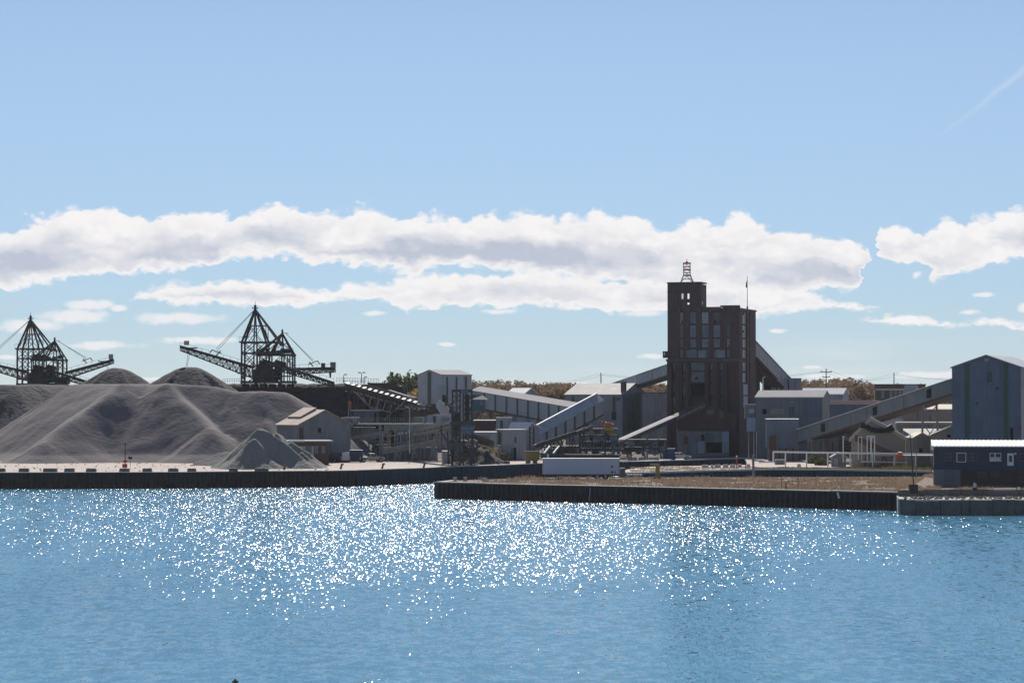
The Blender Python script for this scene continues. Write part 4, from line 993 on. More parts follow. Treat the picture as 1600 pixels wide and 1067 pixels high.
mb.build('lattice', M['rust'], rg)
b = Bld('transfer_house', 'grey house with dark stripes below the plunging gallery right of the tower', 'building', 1192, 1193, 1252, 590, 3, 592, None, 'flat', M['clad_gray'], M['clad_gray'], depth=8, ov=.05)
for x0 in (1212.5, 1220.5, 1231): b.panel('R', x0, x0+1.6, 593, 612, 'stripe_panel', M['black'])
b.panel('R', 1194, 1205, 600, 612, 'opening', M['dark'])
q0 = r; pA, pB = P(842.5,679.5,546), P(942.5,626,566); tt = Vector((pB.x-pA.x,pB.y-pA.y,0)).normalized(); e0 = Vector((-tt.y,tt.x,0))*1.8+Vector((0,0,1.62)); MB().bar(pA+e0, pB+e0, .5, .22).build('ridge_highlight', M['white'], q0)
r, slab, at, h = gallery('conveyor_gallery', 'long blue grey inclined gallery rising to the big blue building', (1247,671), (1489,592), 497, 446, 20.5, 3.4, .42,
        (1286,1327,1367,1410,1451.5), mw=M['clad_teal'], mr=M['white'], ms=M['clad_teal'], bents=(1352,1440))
for px in (1286, 1367, 1451.5):
    q = at(px); L = 62; o = MB().hexa(slab(q-.012, q+.012, -.12, -.065, 2.0, .45)).build('louver', M['dark'], r)
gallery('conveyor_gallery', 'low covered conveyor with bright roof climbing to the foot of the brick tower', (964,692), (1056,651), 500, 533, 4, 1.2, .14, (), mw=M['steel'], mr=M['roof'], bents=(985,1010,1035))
gallery('conveyor_gallery', 'shaded upper length of the low conveyor entering the brick tower', (1057,651), (1102,630), 533.5, 539.5, 5, 1.6, .3, (), mw=M['stained'], mr=M['steel'])  # dark roof and wall materials put the shadow on this length into its colour

def truss(name, label, A, B, dA, dB, hpx, wid, n, m=None, belt=True, legs=(), base=LAND, cat='conveyor', w=.12, rail=False, covers=0, parent=None, taper=1.0, idlers=True):
    m = m or M['steel']
    pa, pb = P(*A, dA), P(*B, dB)
    root = thing(name, label, cat, (pa.x, pa.y, min(pa.z, pb.z)))
    truss_parts(root, pa, pb, hpx/(F/((dA+dB)/2)), wid, n, m, belt, legs, base, w, rail, covers, taper, idlers)
    return root
def truss_parts(root, pa, pb, h, wid, n, m, belt=True, legs=(), base=LAND, w=.12, rail=False, covers=0, taper=1.0, idlers=True):
    d = pb-pa; t = Vector((d.x,d.y,0)).normalized(); nn = Vector((-t.y,t.x,0)); nn = nn if nn.y > 0 else -nn
    up = Vector((0,0,1)); mb = MB()
    H = lambda q: h*(1-(1-taper)*q)
    for o in (0, wid):
        oo = nn*o
        mb.bar(pa+oo, pb+oo, w*1.6); mb.bar(pa+oo-up*h, pb+oo-up*H(1), w*1.4)
        for i in range(n+1):
            q = i/n; p = pa+d*q+oo; mb.bar(p, p-up*H(q), w)
            if i < n:
                q2 = (i+1)/n; p2 = pa+d*q2+oo
                if i % 2: mb.bar(p, p2-up*H(q2), w)
                else: mb.bar(p-up*H(q), p2, w)
    for i in range(n+1):
        p = pa+d*(i/n); mb.bar(p, p+nn*wid, w); mb.bar(p-up*H(i/n), p+nn*wid-up*H(i/n), w)
    mb.build('lattice_frame', m, root)
    if belt:
        a, b = pa+up*.12+nn*.15, pb+up*.12+nn*.15; e = nn*(wid-.3)
        MB().hexa([a,b,b+e,a+e,a+up*.12,b+up*.12,b+e+up*.12,a+e+up*.12]).build('belt', M['belt'], root)
        MB().hexa([a-nn*.2,b-nn*.2,b-nn*.12,a-nn*.12,a-nn*.2+up*.35,b-nn*.2+up*.35,b-nn*.12+up*.35,a-nn*.12+up*.35]).build('side_plate', m, root)
    if rail:
        rb = MB(); k = max(2, int(d.length/1.8))
        for o in (-.4, wid+.4):
            for i in range(k+1):
                p = pa+d*(i/k)+nn*o; rb.bar(p, p+up*1.05, .06)
            rb.bar(pa+nn*o+up*1.05, pb+nn*o+up*1.05, .06); rb.bar(pa+nn*o+up*.55, pb+nn*o+up*.55, .04)
        rb.build('handrail', m, root)
    for i in range(covers):
        q0 = (i+.15)/covers; q1 = (i+.62)/covers; a, b = pa+d*q0+up*.4, pa+d*q1+up*.4; e = nn*wid*.5+up*.35
        MB().hexa([a,b,b+e,a+e,a+up*.06,b+up*.06,b+e+up*.06,a+e+up*.06]).build('belt_cover', M['steel_lt'], root)
    for q, f in legs:
        p = pa+d*q-up*H(q); g = Vector((p.x+f, p.y, base)); lb = MB()
        for o in (0, wid):
            lb.bar((g.x-.5, g.y+nn.y*o, base), p+nn*o, .22); lb.bar((g.x+.9, g.y+nn.y*o, base), p+nn*o, .18)
            for k in (.3, .6): 
                zz = base+(p.z-base)*k; lb.bar((g.x-.5*(1-k), g.y+nn.y*o, zz), (g.x+.9*(1-k), g.y+nn.y*o, zz), .12)
        lb.build('trestle', m, root)

# ================================================================ stackers on the embankment
S2 = F/D2
def stacker(px0, d, ground_py, label, v):
    z0 = Z(ground_py, d) - .9; base = P(px0, 600, d); base.z = z0
    root = thing('stacker', label, 'stacker', base)
    def q(px, py, y=0): return Vector(((px-420)/S2, y, (597-py)/S2+.9))
    st = M['steel']; w = .30
    def frame(name, segs, ys, wd=w, cross=()):
        mb = MB()
        for y in ys:
            for a in segs: mb.bar(q(a[0],a[1],y), q(a[2],a[3],y), a[4] if len(a) > 4 else wd)
        for a in cross: mb.bar(q(a[0],a[1],ys[0]), q(a[0],a[1],ys[-1]), wd*.8)
        mb.build(name, st, root, True)
    Y = (-3.2, 3.2)
    frame('tall_frame', [(380,600,380,534,.38),(399,575,399,535),(418,575,418,535),(376,535,436,535,.34),(380,552,440,552),(380,572,418,572,.18),
        (380,535,390,510,.18),(380,572,399,552,.16),(399,572,380,552,.16),(399,552,418,535,.16),(418,552,399,535,.16),(380,552,399,535,.16),(399,552,380,535,.16),(418,552,432,538,.16)], Y,
        cross=[(380,535),(399,535),(418,535),(380,552),(418,552),(436,535)])
    mb = MB(); ap = q(398.5,483,0)
    for y in Y:
        for x, yy, ww in ((380,535,.34),(399,535,.26),(418,535,.30),(441,540,.30)): mb.bar(q(x,yy,y), ap, ww)
        mb.bar(q(389,509,y*.5), q(418,509,y*.5), .16)
        for a in ((380,535,396,509),(389,509,410,535),(408,509,390,535),(408,509,418,526),(417,509,417,535)): mb.bar(q(a[0],a[1],y*.8), q(a[2],a[3],y*.8), .12)
    mb.bar(ap-Vector((0,0,.3)), ap+Vector((0,0,.9)), .5); mb.bar(ap+Vector((-.7,0,.2)), ap+Vector((.7,0,.2)), .2); mb.bar(ap+Vector((0,0,.5)), ap+Vector((0,0,1.6)), .1)
    mb.build('tall_pyramid', st, root, True)
    frame('short_frame', [(404,600,404,555,.26),(423,597,423,554),(442,597,442,553),(451,597,451,556,.2),(459,600,459,553,.34),(402,554.5,461,554.5,.42),(404,567,423,555,.14),(404,555,423,572,.14),(442,572,459,555,.16),(442,555,459,572,.16),(423,572,442,555,.14)], (-2.6,2.6),
        cross=[(404,555),(423,555),(442,555),(459,555)])
    mb = MB(); ap2 = q(441,521,0)
    for y in (-2.6,2.6):
        for x, yy, ww in ((404,552,.3),(423,554,.26),(442,554,.22),(459,554,.28)): mb.bar(q(x,yy,y), ap2, ww)
        mb.bar(q(433,537,y*.5), q(449,537,y*.5), .12); mb.bar(q(425,548,y*.8), q(442,537,y*.6), .1); mb.bar(q(457,550,y*.8), q(442,537,y*.6), .1)
    mb.bar(ap2-Vector((0,0,.2)), ap2+Vector((0,0,.8)), .4); mb.bar(ap2+Vector((0,0,.1)), ap2+Vector((1.3,0,.1)), .1); mb.bar(ap2+Vector((0,0,.4)), ap2+Vector((0,0,1.1)), .08)
    mb.build('short_pyramid', st, root, True)
    # machinery platform
    mb = MB(); p = q(436,552)
    for k in range(12): x = rnd.uniform(-5.5,2.2); mb.box(p.x+x*.9, p.x+x*.9+rnd.uniform(.4,1.1), rnd.uniform(-2,0), rnd.uniform(.2,2), p.z, p.z+rnd.uniform(.3,1.1))
    mb.build('winch_machinery', st, root, True, kind='stuff')
    mb = MB(); zb_ = q(420,597).z
    MB().box(q(396,0).x, q(430,0).x, -2.2, 2.2, q(0,596).z, q(0,577).z).build('machine_house', M['steel'], root, True)
    MB().prism([q(400,577,-1.5), q(424,577,-1.5), q(418,566,-1.5), q(408,563,-1.5)], (0,3,0)).build('transfer_chute', st, root, True)
    MB().box(q(430,0).x+.01, q(440,0).x, -1.8, 1.8, q(0,594).z, q(0,570).z).build('machine_house', M['black'], root, True)
    MB().prism([q(425,572,-1.8), q(448,572,-1.8), q(446,566,-1.8), q(432,562,-1.8)], (0,3.2,0)).build('hopper', st, root, True)
    mb = MB()
    for k in range(46):
        a = q(rnd.uniform(382,458), rnd.uniform(572,598), rnd.uniform(-3,3)); b = a + Vector((rnd.uniform(-2.2,2.2), rnd.uniform(-1,1), rnd.uniform(-1.2,1.2)))
        mb.bar(a, b, rnd.uniform(.1,.22))
    mb.build('bracing', st, root, True, kind='stuff')
    for i in range(6):
        x = q(384+i*14,0).x
        for y in (-3.0, 3.0):
            wb = MB().box(x-.5, x+.5, y-.25, y+.25, -.25, .55); wb.build('bogie', M['black'], root, True)
            MB().tube((x-.28,y-.3,-.2),(x-.28,y+.3,-.2),.3,n=10).tube((x+.28,y-.3,-.2),(x+.28,y+.3,-.2),.3,n=10).build('wheel', M['steel'], root, True)
    mb = MB()
    for y in (-3, 3): mb.bar(q(378,597,y), q(462,597,y), .5)
    mb.bar(q(380,588,-3), q(460,588,-3), .3); mb.build('bogie_beam', st, root, True)
    # stuff on top rails
    def rail(ax, ay, bx_, by, y, k):
        mb = MB(); a, b = q(ax,ay,y), q(bx_,by,y)
        for i in range(k+1): c = a.lerp(b, i/k); mb.bar(c, c+Vector((0,0,1.0)), .05)
        mb.bar(a+Vector((0,0,1)), b+Vector((0,0,1)), .05); mb.build('handrail', st, root, True)
    rail(376,534,396,534,-3.3,4); rail(404,552,460,552,-2.8,10)
    W0 = lambda p: Vector(p)
    def boom(pts, wid, n, yb, name='boom'):
        """pts: root top, tip top, root depth, tip depth in photo px"""
        (ax, ay), (bx_, by), h0, h1 = pts
        a, b = q(ax,ay,-wid/2+yb[0]), q(bx_,by,-wid/2+yb[1])
        em = MB(); d = b-a; up = Vector((0,0,1)); nn = Vector((0,1,0)); h0 /= S2; h1 /= S2
        H = lambda t: h0+(h1-h0)*t
        for o in (0, wid):
            oo = nn*o; em.bar(a+oo, b+oo, .22, .30); em.bar(a+oo-up*h0, b+oo-up*h1, .2)
            for i in range(n+1):
                t = i/n; p = a+d*t+oo; em.bar(p, p-up*H(t), .12)
                if i < n:
                    t2 = (i+1)/n; p2 = a+d*t2+oo
                    em.bar(p-up*H(t), p2, .13) if i % 2 else em.bar(p, p2-up*H(t2), .13)
        for i in range(n+1): p = a+d*(i/n); em.bar(p, p+nn*wid, .12); em.bar(p-up*H(i/n), p+nn*wid-up*H(i/n), .12)
        f = em.build(name, st, root, True)
        e = nn*wid; MB().hexa([a+up*.1,b+up*.1,b+e+up*.1,a+e+up*.1,a+up*.45,b+up*.45,b+e+up*.45,a+e+up*.45]).build('belt', M['belt'], f, True)
        rb = MB(); k = max(4, int(d.length/1.6))
        for i in range(k+1): p = a+d*(i/k)-nn*.3+up*.1; rb.bar(p, p+up*1.0, .05)
        rb.bar(a-nn*.3+up*1.1, b-nn*.3+up*1.1, .05); rb.build('handrail', st, f, True)
        # end platform
        s = 1 if d.x > 0 else -1
        MB().box(min(b.x, b.x-s*3.5), max(b.x, b.x-s*3.5), b.y-.5, b.y+wid+.5, b.z-.25, b.z-.05).build('end_platform', st, f, True)
        return a, b, f
    v(root, q, boom, ap, ap2)
    return root
def cable(root, a, b, m=None, r=.05, name='stay_cable', sep=.35):
    for s in (-1, 1):
        MB().tube(a+Vector((0,s*sep,0)), b+Vector((0,s*sep*2,-s*.25)), r, n=5).build(name, m or M['steel'], root, True)
def horn(root, p, s):
    mb = MB(); mb.bar(p, p+Vector((s*.9,0,1.1)), .22); mb.bar(p+Vector((s*1.1,0,.5)), p+Vector((-s*.9,0,1.3)), .18); mb.bar(p+Vector((-s*.9,0,1.3)), p+Vector((-s*1.4,0,.6)), .2)
    mb.build('cable_bracket', M['steel'], root, True)
def v2(root, q, boom, ap, ap2):
    a, b, f = boom(((395,575),(284,543),16,5), 2.0, 22, (0,-2.0))
    c = b + Vector((1.2,.8,.5)); MB().box(c.x-.4,c.x+.6,c.y-.5,c.y+.5,c.z,c.z+.9).build('end_cab', M['steel_lt'], f, True)
    p = q(339,556,-1.2); horn(root, p, 1); cable(root, ap, p+Vector((0,0,1.2)))
    MB().hexa([q(294,551,-2.3),q(297,551,-2.3),q(297,551,-1.5),q(294,551,-1.5),q(294,549,-2.3),q(297,549,-2.3),q(297,549,-1.5),q(294,549,-1.5)]).build('discharge_chute', M['steel'], root, True)
    for dx in (0, .35): MB().tube(q(296,550,-1.9)+Vector((dx,0,0)), q(292.5,573,-1.9)+Vector((dx*.6,0,0)), .04, n=5).build('trailing_rope', M['steel'], root, True)
    boom(((412,564),(524,600),8,5), 1.6, 24, (-1.5,-3.4), 'feed_conveyor')
    a, b, f = boom(((455,578),(523,576.5),7,4.5), 2.0, 14, (0,1.5), 'short_boom')
    MB().box(b.x-1.0,b.x+.1,b.y-.3,b.y+1.4,b.z+.3,b.z+1.5).build('operator_cab', M['steel_gray'], f, True)
    MB().box(b.x-3.0,b.x-2.2,b.y+.1,b.y+1.2,b.z+.4,b.z+1.3).build('motor', M['steel'], f, True)
    p = q(489,573,.8); horn(root, p, -1); cable(root, ap2+Vector((.8,0,0)), p+Vector((0,0,1.2)))
    MB().tube(q(516,580), q(516,590), .3, .15).build('discharge_chute', M['steel'], root, True)
def v1(root, q, boom, ap, ap2):
    a, b, f = boom(((395,577),(270,548),14,5), 2.0, 24, (0,-2.0))
    cable(root, ap, q(320,556,-1))
    boom(((412,566),(524,601),9,5), 1.6, 24, (-1.5,-3.4), 'feed_conveyor')
    a, b, f = boom(((460,578),(543,555.5),10,4), 2.0, 16, (0,1.0), 'short_boom')
    MB().box(b.x-1.0,b.x-.1,b.y+.1,b.y+1.4,b.z+.3,b.z+1.6).build('operator_cab', M['steel_lt'], f, True)
    p = q(497,560,.3); horn(root, p, -1); cable(root, ap2+Vector((.8,0,0)), p+Vector((0,0,1.1)))
    MB().box(q(444,0).x, q(466,0).x, -2, 2, q(0,596).z, q(0,584).z).build('machine_house', M['steel'], root, True)
    for dx in (0, .35): MB().tube(q(530,562,.9)+Vector((dx,0,0)), q(534,574,.9)+Vector((dx*.6,0,0)), .04, n=5).build('trailing_rope', M['steel'], root, True)
stacker(420, D2, 597, 'large dark steel stacker with a long boom pointing left over the stone cones', v2)
stacker(66.5, 612, 600.5, 'dark steel stacker at the far left with its short boom raised to the right', v1)

# lamps and rails on top of the embankment
def rail_line(name, label, A, B, dA, dB, k, hgt=1.1, m=None, cat='railing', w=.06):
    a, b = P(*A, dA), P(*B, dB); root = thing(name, label, cat, (a.x, a.y, min(a.z, b.z))); m = m or M['steel']
    for i in range(k+1): c = a.lerp(b, i/k); MB().bar(c, c+Vector((0,0,hgt)), w).build('post', m, root)
    MB().bar(a+Vector((0,0,hgt)), b+Vector((0,0,hgt)), w).build('top_rail', m, root); MB().bar(a+Vector((0,0,hgt*.5)), b+Vector((0,0,hgt*.5)), w*.8).build('middle_rail', m, root)
    return root
rail_line('railing', 'thin railing on the skyline right of the large stacker', (526,598), (592,600), 546, 546, 16)
rail_line('railing', 'thin railing on the skyline between the flat topped cone and the large stacker', (348,598.5), (381,597.5), 556, 552, 9, .9)
def lamp(px, pyb, pyt, d, label, twin=False, m=None, r=.09, arm=1.0):
    a = P(px, pyb, d); h = (pyb-pyt)/(F/d); root = thing('lamp_post', label, 'lamp post', a)
    MB().tube((0,0,0),(0,0,h),r*1.2,r*.7).build('pole', m or M['steel_gray'], root, True)
    for s in ((-1,1) if twin else (1,)):
        MB().bar((0,0,h-.1),(s*arm,0,h+.15),.08).build('arm', m or M['steel_gray'], root, True)
        MB().hexa([(s*arm-.3,-.15,h+.02),(s*arm+.35,-.15,h+.02),(s*arm+.35,.15,h+.02),(s*arm-.3,.15,h+.02),(s*arm-.25,-.12,h+.25),(s*arm+.28,-.12,h+.25),(s*arm+.28,.12,h+.25),(s*arm-.25,.12,h+.25)]).build('lamp_head', M['steel_lt'], root, True)
    return root
lamp(565, 598, 583, 546, 'short twin headed floodlight post on the skyline right of the large stacker', True, M['steel'], arm=.5)
lamp(569, 599, 590, 545, 'lower floodlight post with a single head beside the twin headed one', False, M['steel'], arm=.3)
lamp(537, 598, 586, 547, 'slim post on the skyline nearest to the large stacker', False, M['steel'], arm=.4)
lamp(640, 708, 637.5, 490, 'tall pale lamp post in front of the walkway left of the lattice tower', False, M['steel_lt'], arm=-.5)
lamp(778, 722, 697, 476, 'pale lamp post with bright head in front of the low pale building', False, M['steel_lt'], arm=.2)
lamp(1192, 612, 590, 548, 'bright floodlight on a mast in front of the brick tower wing', False, M['white'], r=.14, arm=.25)
# retaining wall with buttresses under the embankment end
rw = thing('retaining_wall', 'dark brown stained retaining wall with buttresses under the skyline railing', 'wall', P(545,700,540))
for i in range(11):
    p0 = 543+i*8.5; a = P(p0, 603, 541-i*.5); c = P(p0+8.1, 603, 540.5-i*.5); z1 = Z(601 if i < 7 else 604, 541)
    MB().box(a.x, c.x, a.y, a.y+1.0, LAND, z1).build('concrete_panel', M['stained'] if i % 3 else M['brick_low'], rw)
    MB().box(a.x, a.x+.5, a.y-.8, a.y-.003, LAND, z1-.5).build('buttress', M['steel'], rw)
rwb = Bld('reclaim_house', 'dark brown flat building on the skyline left of the autumn trees', 'building', 575, 577, 621, 536, 4, 599.5, None, 'flat', M['brick_low'], M['steel'], depth=7, base=Z(622,536), ov=.2)
# inclined conveyor with covers
truss('inclined_conveyor', 'inclined dark conveyor with bright covers running down from the skyline to the plant', (538,602), (652,634), 530, 520, 9, 2.0, 22, M['steel'], covers=13, rail=True, legs=((.42,0),(.62,0),(.85,0)))
truss('inclined_conveyor', 'second parallel conveyor with a long pale cover behind the one with bright covers', (575,600), (646,622.5), 540, 534, 6, 1.8, 14, M['steel_gray'], legs=((.5,0),(.9,0)))
r = thing('conveyor_cover', 'long thin pale conveyor cover strip left of the transfer tower', 'cover', P(608,611,532)); a, b = P(608,610,532), P(645,622,529)
MB().bar(a, b, .9, .3).build('cover_sheet', M['roof'], r)
r = thing('raking_truss', 'grey raking truss legs below the inclined conveyor with bright covers', 'truss', P(577,640,519)); mb = MB()
for a in ((556,613,577,636),(577,636,612,645),(612,645,632,628),(563,616,567,622),(576,636,580,620),(588,639,592,624),(598,641,602,629),(608,644,612,632),(618,640,600,656),(577,636,563,616)):
    for dy in (0, 1.8): mb.bar(P(a[0],a[1],518+dy), P(a[2],a[3],518+dy), .22)
mb.build('lattice', M['steel_gray'], r)

# ================================================================ raised walkway and plant left of centre
r = thing('raised_walkway', 'long grey steel walkway on posts left of the lattice tower', 'walkway', P(545,716,510))
D = 508.0
def wb(x0, x1, y0, y1, d0=D, dp=2.2): a, c = P(x0,y1,d0), P(x1,y0,d0); return (a.x, c.x, d0, d0+dp, a.z, c.z)
MB().box(*wb(556,706,661.5,663.8)).build('deck', M['steel_lt'], r)
MB().box(*wb(600,706,664.2,672.5,D+.4,.3)).build('girder', M['steel_gray'], r)
MB().box(*wb(512,604,694,696,D-1,1)).build('beam', M['steel_gray'], r)
MB().box(*wb(500,546,684,687.5,D-1.2,2)).build('deck', M['steel_gray'], r)
for x, w_, y0 in ((594,4,664),(609,3.4,664),(621,2.6,672),(630,1.6,672),(637,1.8,672),(645,1.8,672),(652,2.6,672),(668,4,664),(672.5,1.8,664),(566,1.6,664),(577,1.8,664),(519,1.4,690),(533,1.4,690),(553,1.4,664),(540,1.2,690)):
    MB().box(*wb(x-w_/2, x+w_/2, y0, 716.5, D+.1, .45)).build('post', M['steel_gray'] if x != 609 else M['yellow'], r)
mb = MB()
for x0, x1 in ((630,641),(641,652),(652,668)):
    for dy in (0, 1.6): mb.bar(P(x0,676,D+.2+dy), P(x1,696,D+.2+dy), .14); mb.bar(P(x1,676,D+.2+dy), P(x0,696,D+.2+dy), .14)
mb.bar(P(621,697,D+.2), P(690,694,D+.2), .18); mb.bar(P(603,682,D-.1), P(622,679,D-.1), .3); mb.build('cross_bracing', M['steel_gray'], r)
mb = MB()
for i in range(46): p = P(556+i*3.25, 661.5, D); mb.bar(p, p+Vector((0,0,1.05)), .05)
mb.bar(P(556,653.6,D), P(703,653.6,D), .06); mb.bar(P(556,657.5,D), P(703,657.5,D), .04); mb.build('handrail', M['steel_gray'], r)
r = thing('roof_strip', 'ragged bright roof strip hanging under the walkway posts', 'roof sheet', P(618,680,514)); 
for i in range(6):
    x0 = 620+i*6.2; x1 = x0+rnd.uniform(3,5.6); a, b = P(x0,679.5-i*.5,514), P(x1,679-i*.5,514); e = Vector((0,1.0,.45))
    MB().hexa([a,b,b+e,a+e,a+Vector((0,0,.08)),b+Vector((0,0,.08)),b+e+Vector((0,0,.08)),a+e+Vector((0,0,.08))]).build('sheet', M['white'], r)
# screens and hoppers
def clutter(name, label, cat, x0, x1, y0, y1, d, n, ms, dp=4, w=(.08,.25), boxes=6, ln=3, group=None):
    """a steel process unit: frame, decks, pipes and boxes as named parts"""
    a, c = P(x0,y1,d), P(x1,y0,d); root = thing(name, label, cat, (a.x, d, a.z)); rr = random.Random(int(x0*7+y0))
    fm = MB(); zs = [a.z+(c.z-a.z)*k/max(1,n) for k in range(n+1)]
    xs = [a.x+(c.x-a.x)*k/max(1,round((c.x-a.x)/2.2)) for k in range(max(1,round((c.x-a.x)/2.2))+1)]
    for x in xs:
        for y in (d, d+dp): fm.bar((x,y,a.z),(x,y,c.z-rr.uniform(0,1.2)), .18)
    for z in zs[1:]:
        for y in (d, d+dp): fm.bar((a.x,y,z),(c.x,y,z),.16)
    for x in xs:
        for z in zs[1:]: fm.bar((x,d,z),(x,d+dp,z),.14)
    for i in range(len(xs)-1):
        for j in range(len(zs)-1):
            if rr.random() < .6: fm.bar((xs[i],d,zs[j]),(xs[i+1],d,zs[j+1]),.1)
            if rr.random() < .4: fm.bar((xs[i+1],d,zs[j]),(xs[i],d,zs[j+1]),.1)
    fm.build('frame', ms[0], root)
    for z in zs[1:]:
        q0 = rr.uniform(0,.3); MB().box(a.x+(c.x-a.x)*q0, c.x, d+.1, d+dp-.1, z+.1, z+.2).build('deck', ms[-1], root)
    for k in range(boxes):
        x = rr.uniform(a.x, c.x-1); z = rr.choice(zs[:-1])+.25; w_, h = rr.uniform(.7,2.0), rr.uniform(.6,1.6); y = d+rr.uniform(.2,dp*.5)
        if rr.random() < .5:      # hopper
            MB().hexa([(x+w_*.3,y+.3,z),(x+w_*.7,y+.3,z),(x+w_*.7,y+.9,z),(x+w_*.3,y+.9,z),(x,y,z+h),(x+w_,y,z+h),(x+w_,y+1.4,z+h),(x,y+1.4,z+h)]).build('hopper', rr.choice(ms), root)
        else:
            b_ = MB().box(x,x+w_,y,y+1.2,z,z+h); b_.box(x+.1,x+w_-.1,y-.08,y-.003,z+h*.2,z+h*.7); b_.build('machine_housing', rr.choice(ms), root)
    pp = MB()
    for k in range(ln):
        x = rr.uniform(a.x, c.x); z = rr.uniform(a.z, c.z); pp.tube((x,d-.2,z),(min(c.x,x+rr.uniform(1,4)),d-.2,z+rr.uniform(-1.5,1.5)),rr.uniform(.08,.18),n=6)
    if ln: pp.build('pipe', rr.choice(ms), root)
    return root
ms1 = [M['steel_gray'], M['steel'], M['board'], M['steel_gray']]
clutter('screening_unit', 'cluttered grey screening unit with hoppers left of the screening house', 'screening machine', 515, 547, 664, 690, 505, 3, ms1, boxes=7)
clutter('screening_unit', 'tangle of pipes and machine housings over the parked vehicles', 'screening machine', 548, 606, 690, 708, 512, 2, ms1, boxes=6)
clutter('screening_unit', 'pale cluttered feeder deck below the blue grey hut', 'feeder', 533, 560, 653, 664, 510, 1, [M['steel_lt'], M['steel_gray'], M['roof']], boxes=5)
clutter('pump_station', 'dark machinery row with housings between the inclined conveyor and the cabins', 'machinery', 612, 664, 640, 661, 524, 2, [M['steel'], M['steel_gray'], M['board']], boxes=9)
clutter('drive_station', 'dark conveyor drive station with pale chute left of the lattice tower top', 'machinery', 666, 706, 632, 650, 518, 2, [M['steel'], M['clad_gray'], M['steel']], boxes=5, dp=3)
r = thing('chute', 'pale boxy chute tilted towards the lattice tower top', 'chute', P(682,646,505)); a = [P(682,628,504),P(686,625,504),P(702,638,504),P(700,648,504),P(688,647,504),P(681,634,504)]
MB().prism(a, (0,2.2,0)).build('chute_body', M['clad'], r); MB().box(P(695,629,503).x, P(698,629,503).x, 503, 503.9, P(695,634,503).z, P(695,618,503).z).build('stack', M['steel'], r)
truss('dark_conveyor', 'dark sagging conveyor between the inclined conveyor foot and the pale chute', (628,648), (690,641), 508, 505, 4, 1.6, 12, M['steel'])
# ship loader tower at the dock edge
LD = 462.0
r = thing('lattice_tower', 'tall dark lattice loading tower with two columns at the dock edge', 'tower', P(722,727,LD))
for x0, x1, yt, m in ((707,719,609,'steel'),(724,737,612,'steel')):
    mb = MB(); 
    for dy in (0, 2.4):
        for x in (x0, x1): mb.bar(P(x,727,LD+dy), P(x,yt,LD+dy), .3)
        n = 13
        for i in range(n):
            ya, yb = 727-(727-yt)*i/n, 727-(727-yt)*(i+1)/n; s0, s1 = (x0,x1) if i % 2 else (x1,x0)
            mb.bar(P(s0,ya,LD+dy), P(s1,yb,LD+dy), .14); mb.bar(P(x0,yb,LD+dy), P(x1,yb,LD+dy), .14)
            if i % 2: mb.bar(P(s1,ya,LD+dy), P(s0,yb,LD+dy), .12)
    mb.build('lattice_column', M[m], r)
MB().box(*wb(706,738,608.5,612.5,LD-.2,2.8)).build('head_beam', M['steel'], r)
MB().box(*wb(720,732,609.5,615,LD-.5,1.2)).build('sheave_box', M['clad_blue'], r)
MB().box(*wb(727,733,617,660,LD+.6,1.2)).build('ladder_shaft', M['brick_low'], r)
MB().box(*wb(703,741,658,663,LD-.4,3.2)).build('platform', M['steel'], r)
MB().box(*wb(721,741,664,676,LD-.3,2.2)).build('winch_house', M['clad_blue'], r); MB().box(*wb(720,742,668,669.5,LD-.6,.25)).build('beam', M['steel_gray'], r)
MB().box(*wb(705,720,645,680,LD+.8,1.3)).build('lift_car', M['steel'], r)
MB().box(*wb(709.5,718.5,683,719,LD+.5,1.4)).build('chute', M['steel_gray'], r)
mb = MB()
for a in ((687,670,706,702,.35),(706,702,706,727,.3),(690,664,690,700,.25),(703,700,680,702,.2),(741,690,724,722,.16),(724,690,741,722,.16),(738,663,741,727,.2)):
    for dy in (0, 2.2): mb.bar(P(a[0],a[1],LD+dy), P(a[2],a[3],LD+dy), a[4])
mb.build('raking_strut', M['steel'], r)
mb = MB()
for k in range(40):
    a = P(rnd.uniform(706,738), rnd.uniform(620,715), LD+rnd.uniform(0,2.4)); mb.box(a.x, a.x+rnd.uniform(.15,.6), a.y, a.y+.4, a.z, a.z+rnd.uniform(.15,.7))
mb.build('fittings', M['steel_gray'], r, kind='stuff')
c = thing('operator_cab', 'teal operator cab with overhanging roof right of the lattice tower', 'cab', P(747,643,LD))
MB().box(*wb(738,756.5,632,643,LD-.5,2.6)).build('body', M['teal'], c)
for x0, x1 in ((738,742),(746.5,749),(755,757)): MB().box(*wb(x0,x1,624,632,LD-.5,2.6)).build('mullion', M['teal'], c)
MB().box(*wb(738.3,756.5,624.5,631.6,LD-.3,2.3)).build('window', M['glass'], c)
MB().hexa([P(735,624,LD-1.2),P(763,624.3,LD-1.2),P(763,624,LD+2.6),P(735,624,LD+2.6),P(738,616.5,LD),P(754,617.5,LD),P(754,617.5,LD+1.6),P(738,616.5,LD+1.6)]).build('roof', M['teal'], c)
mb = MB(); mb.bar(P(739,643,LD), P(739,660,LD), .2); mb.bar(P(755,643,LD), P(740,655,LD), .18); mb.build('bracket', M['steel'], c)
hp_ = heap('rubble_heap', [(R3(733,690,480), R3(748,700,480))], (X(700,480), X(790,480), 466, 496), .5, M['gravel_dark'], slope=.8, rough=.9, gully=.8, label='brown heap of rubble behind the lattice tower foot', seed=31)
truss('chute_conveyor', 'dark curved conveyor running from the lattice tower down to the low pale building', (738,681), (772,693), 474, 480, 4, 1.2, 9, M['steel'])
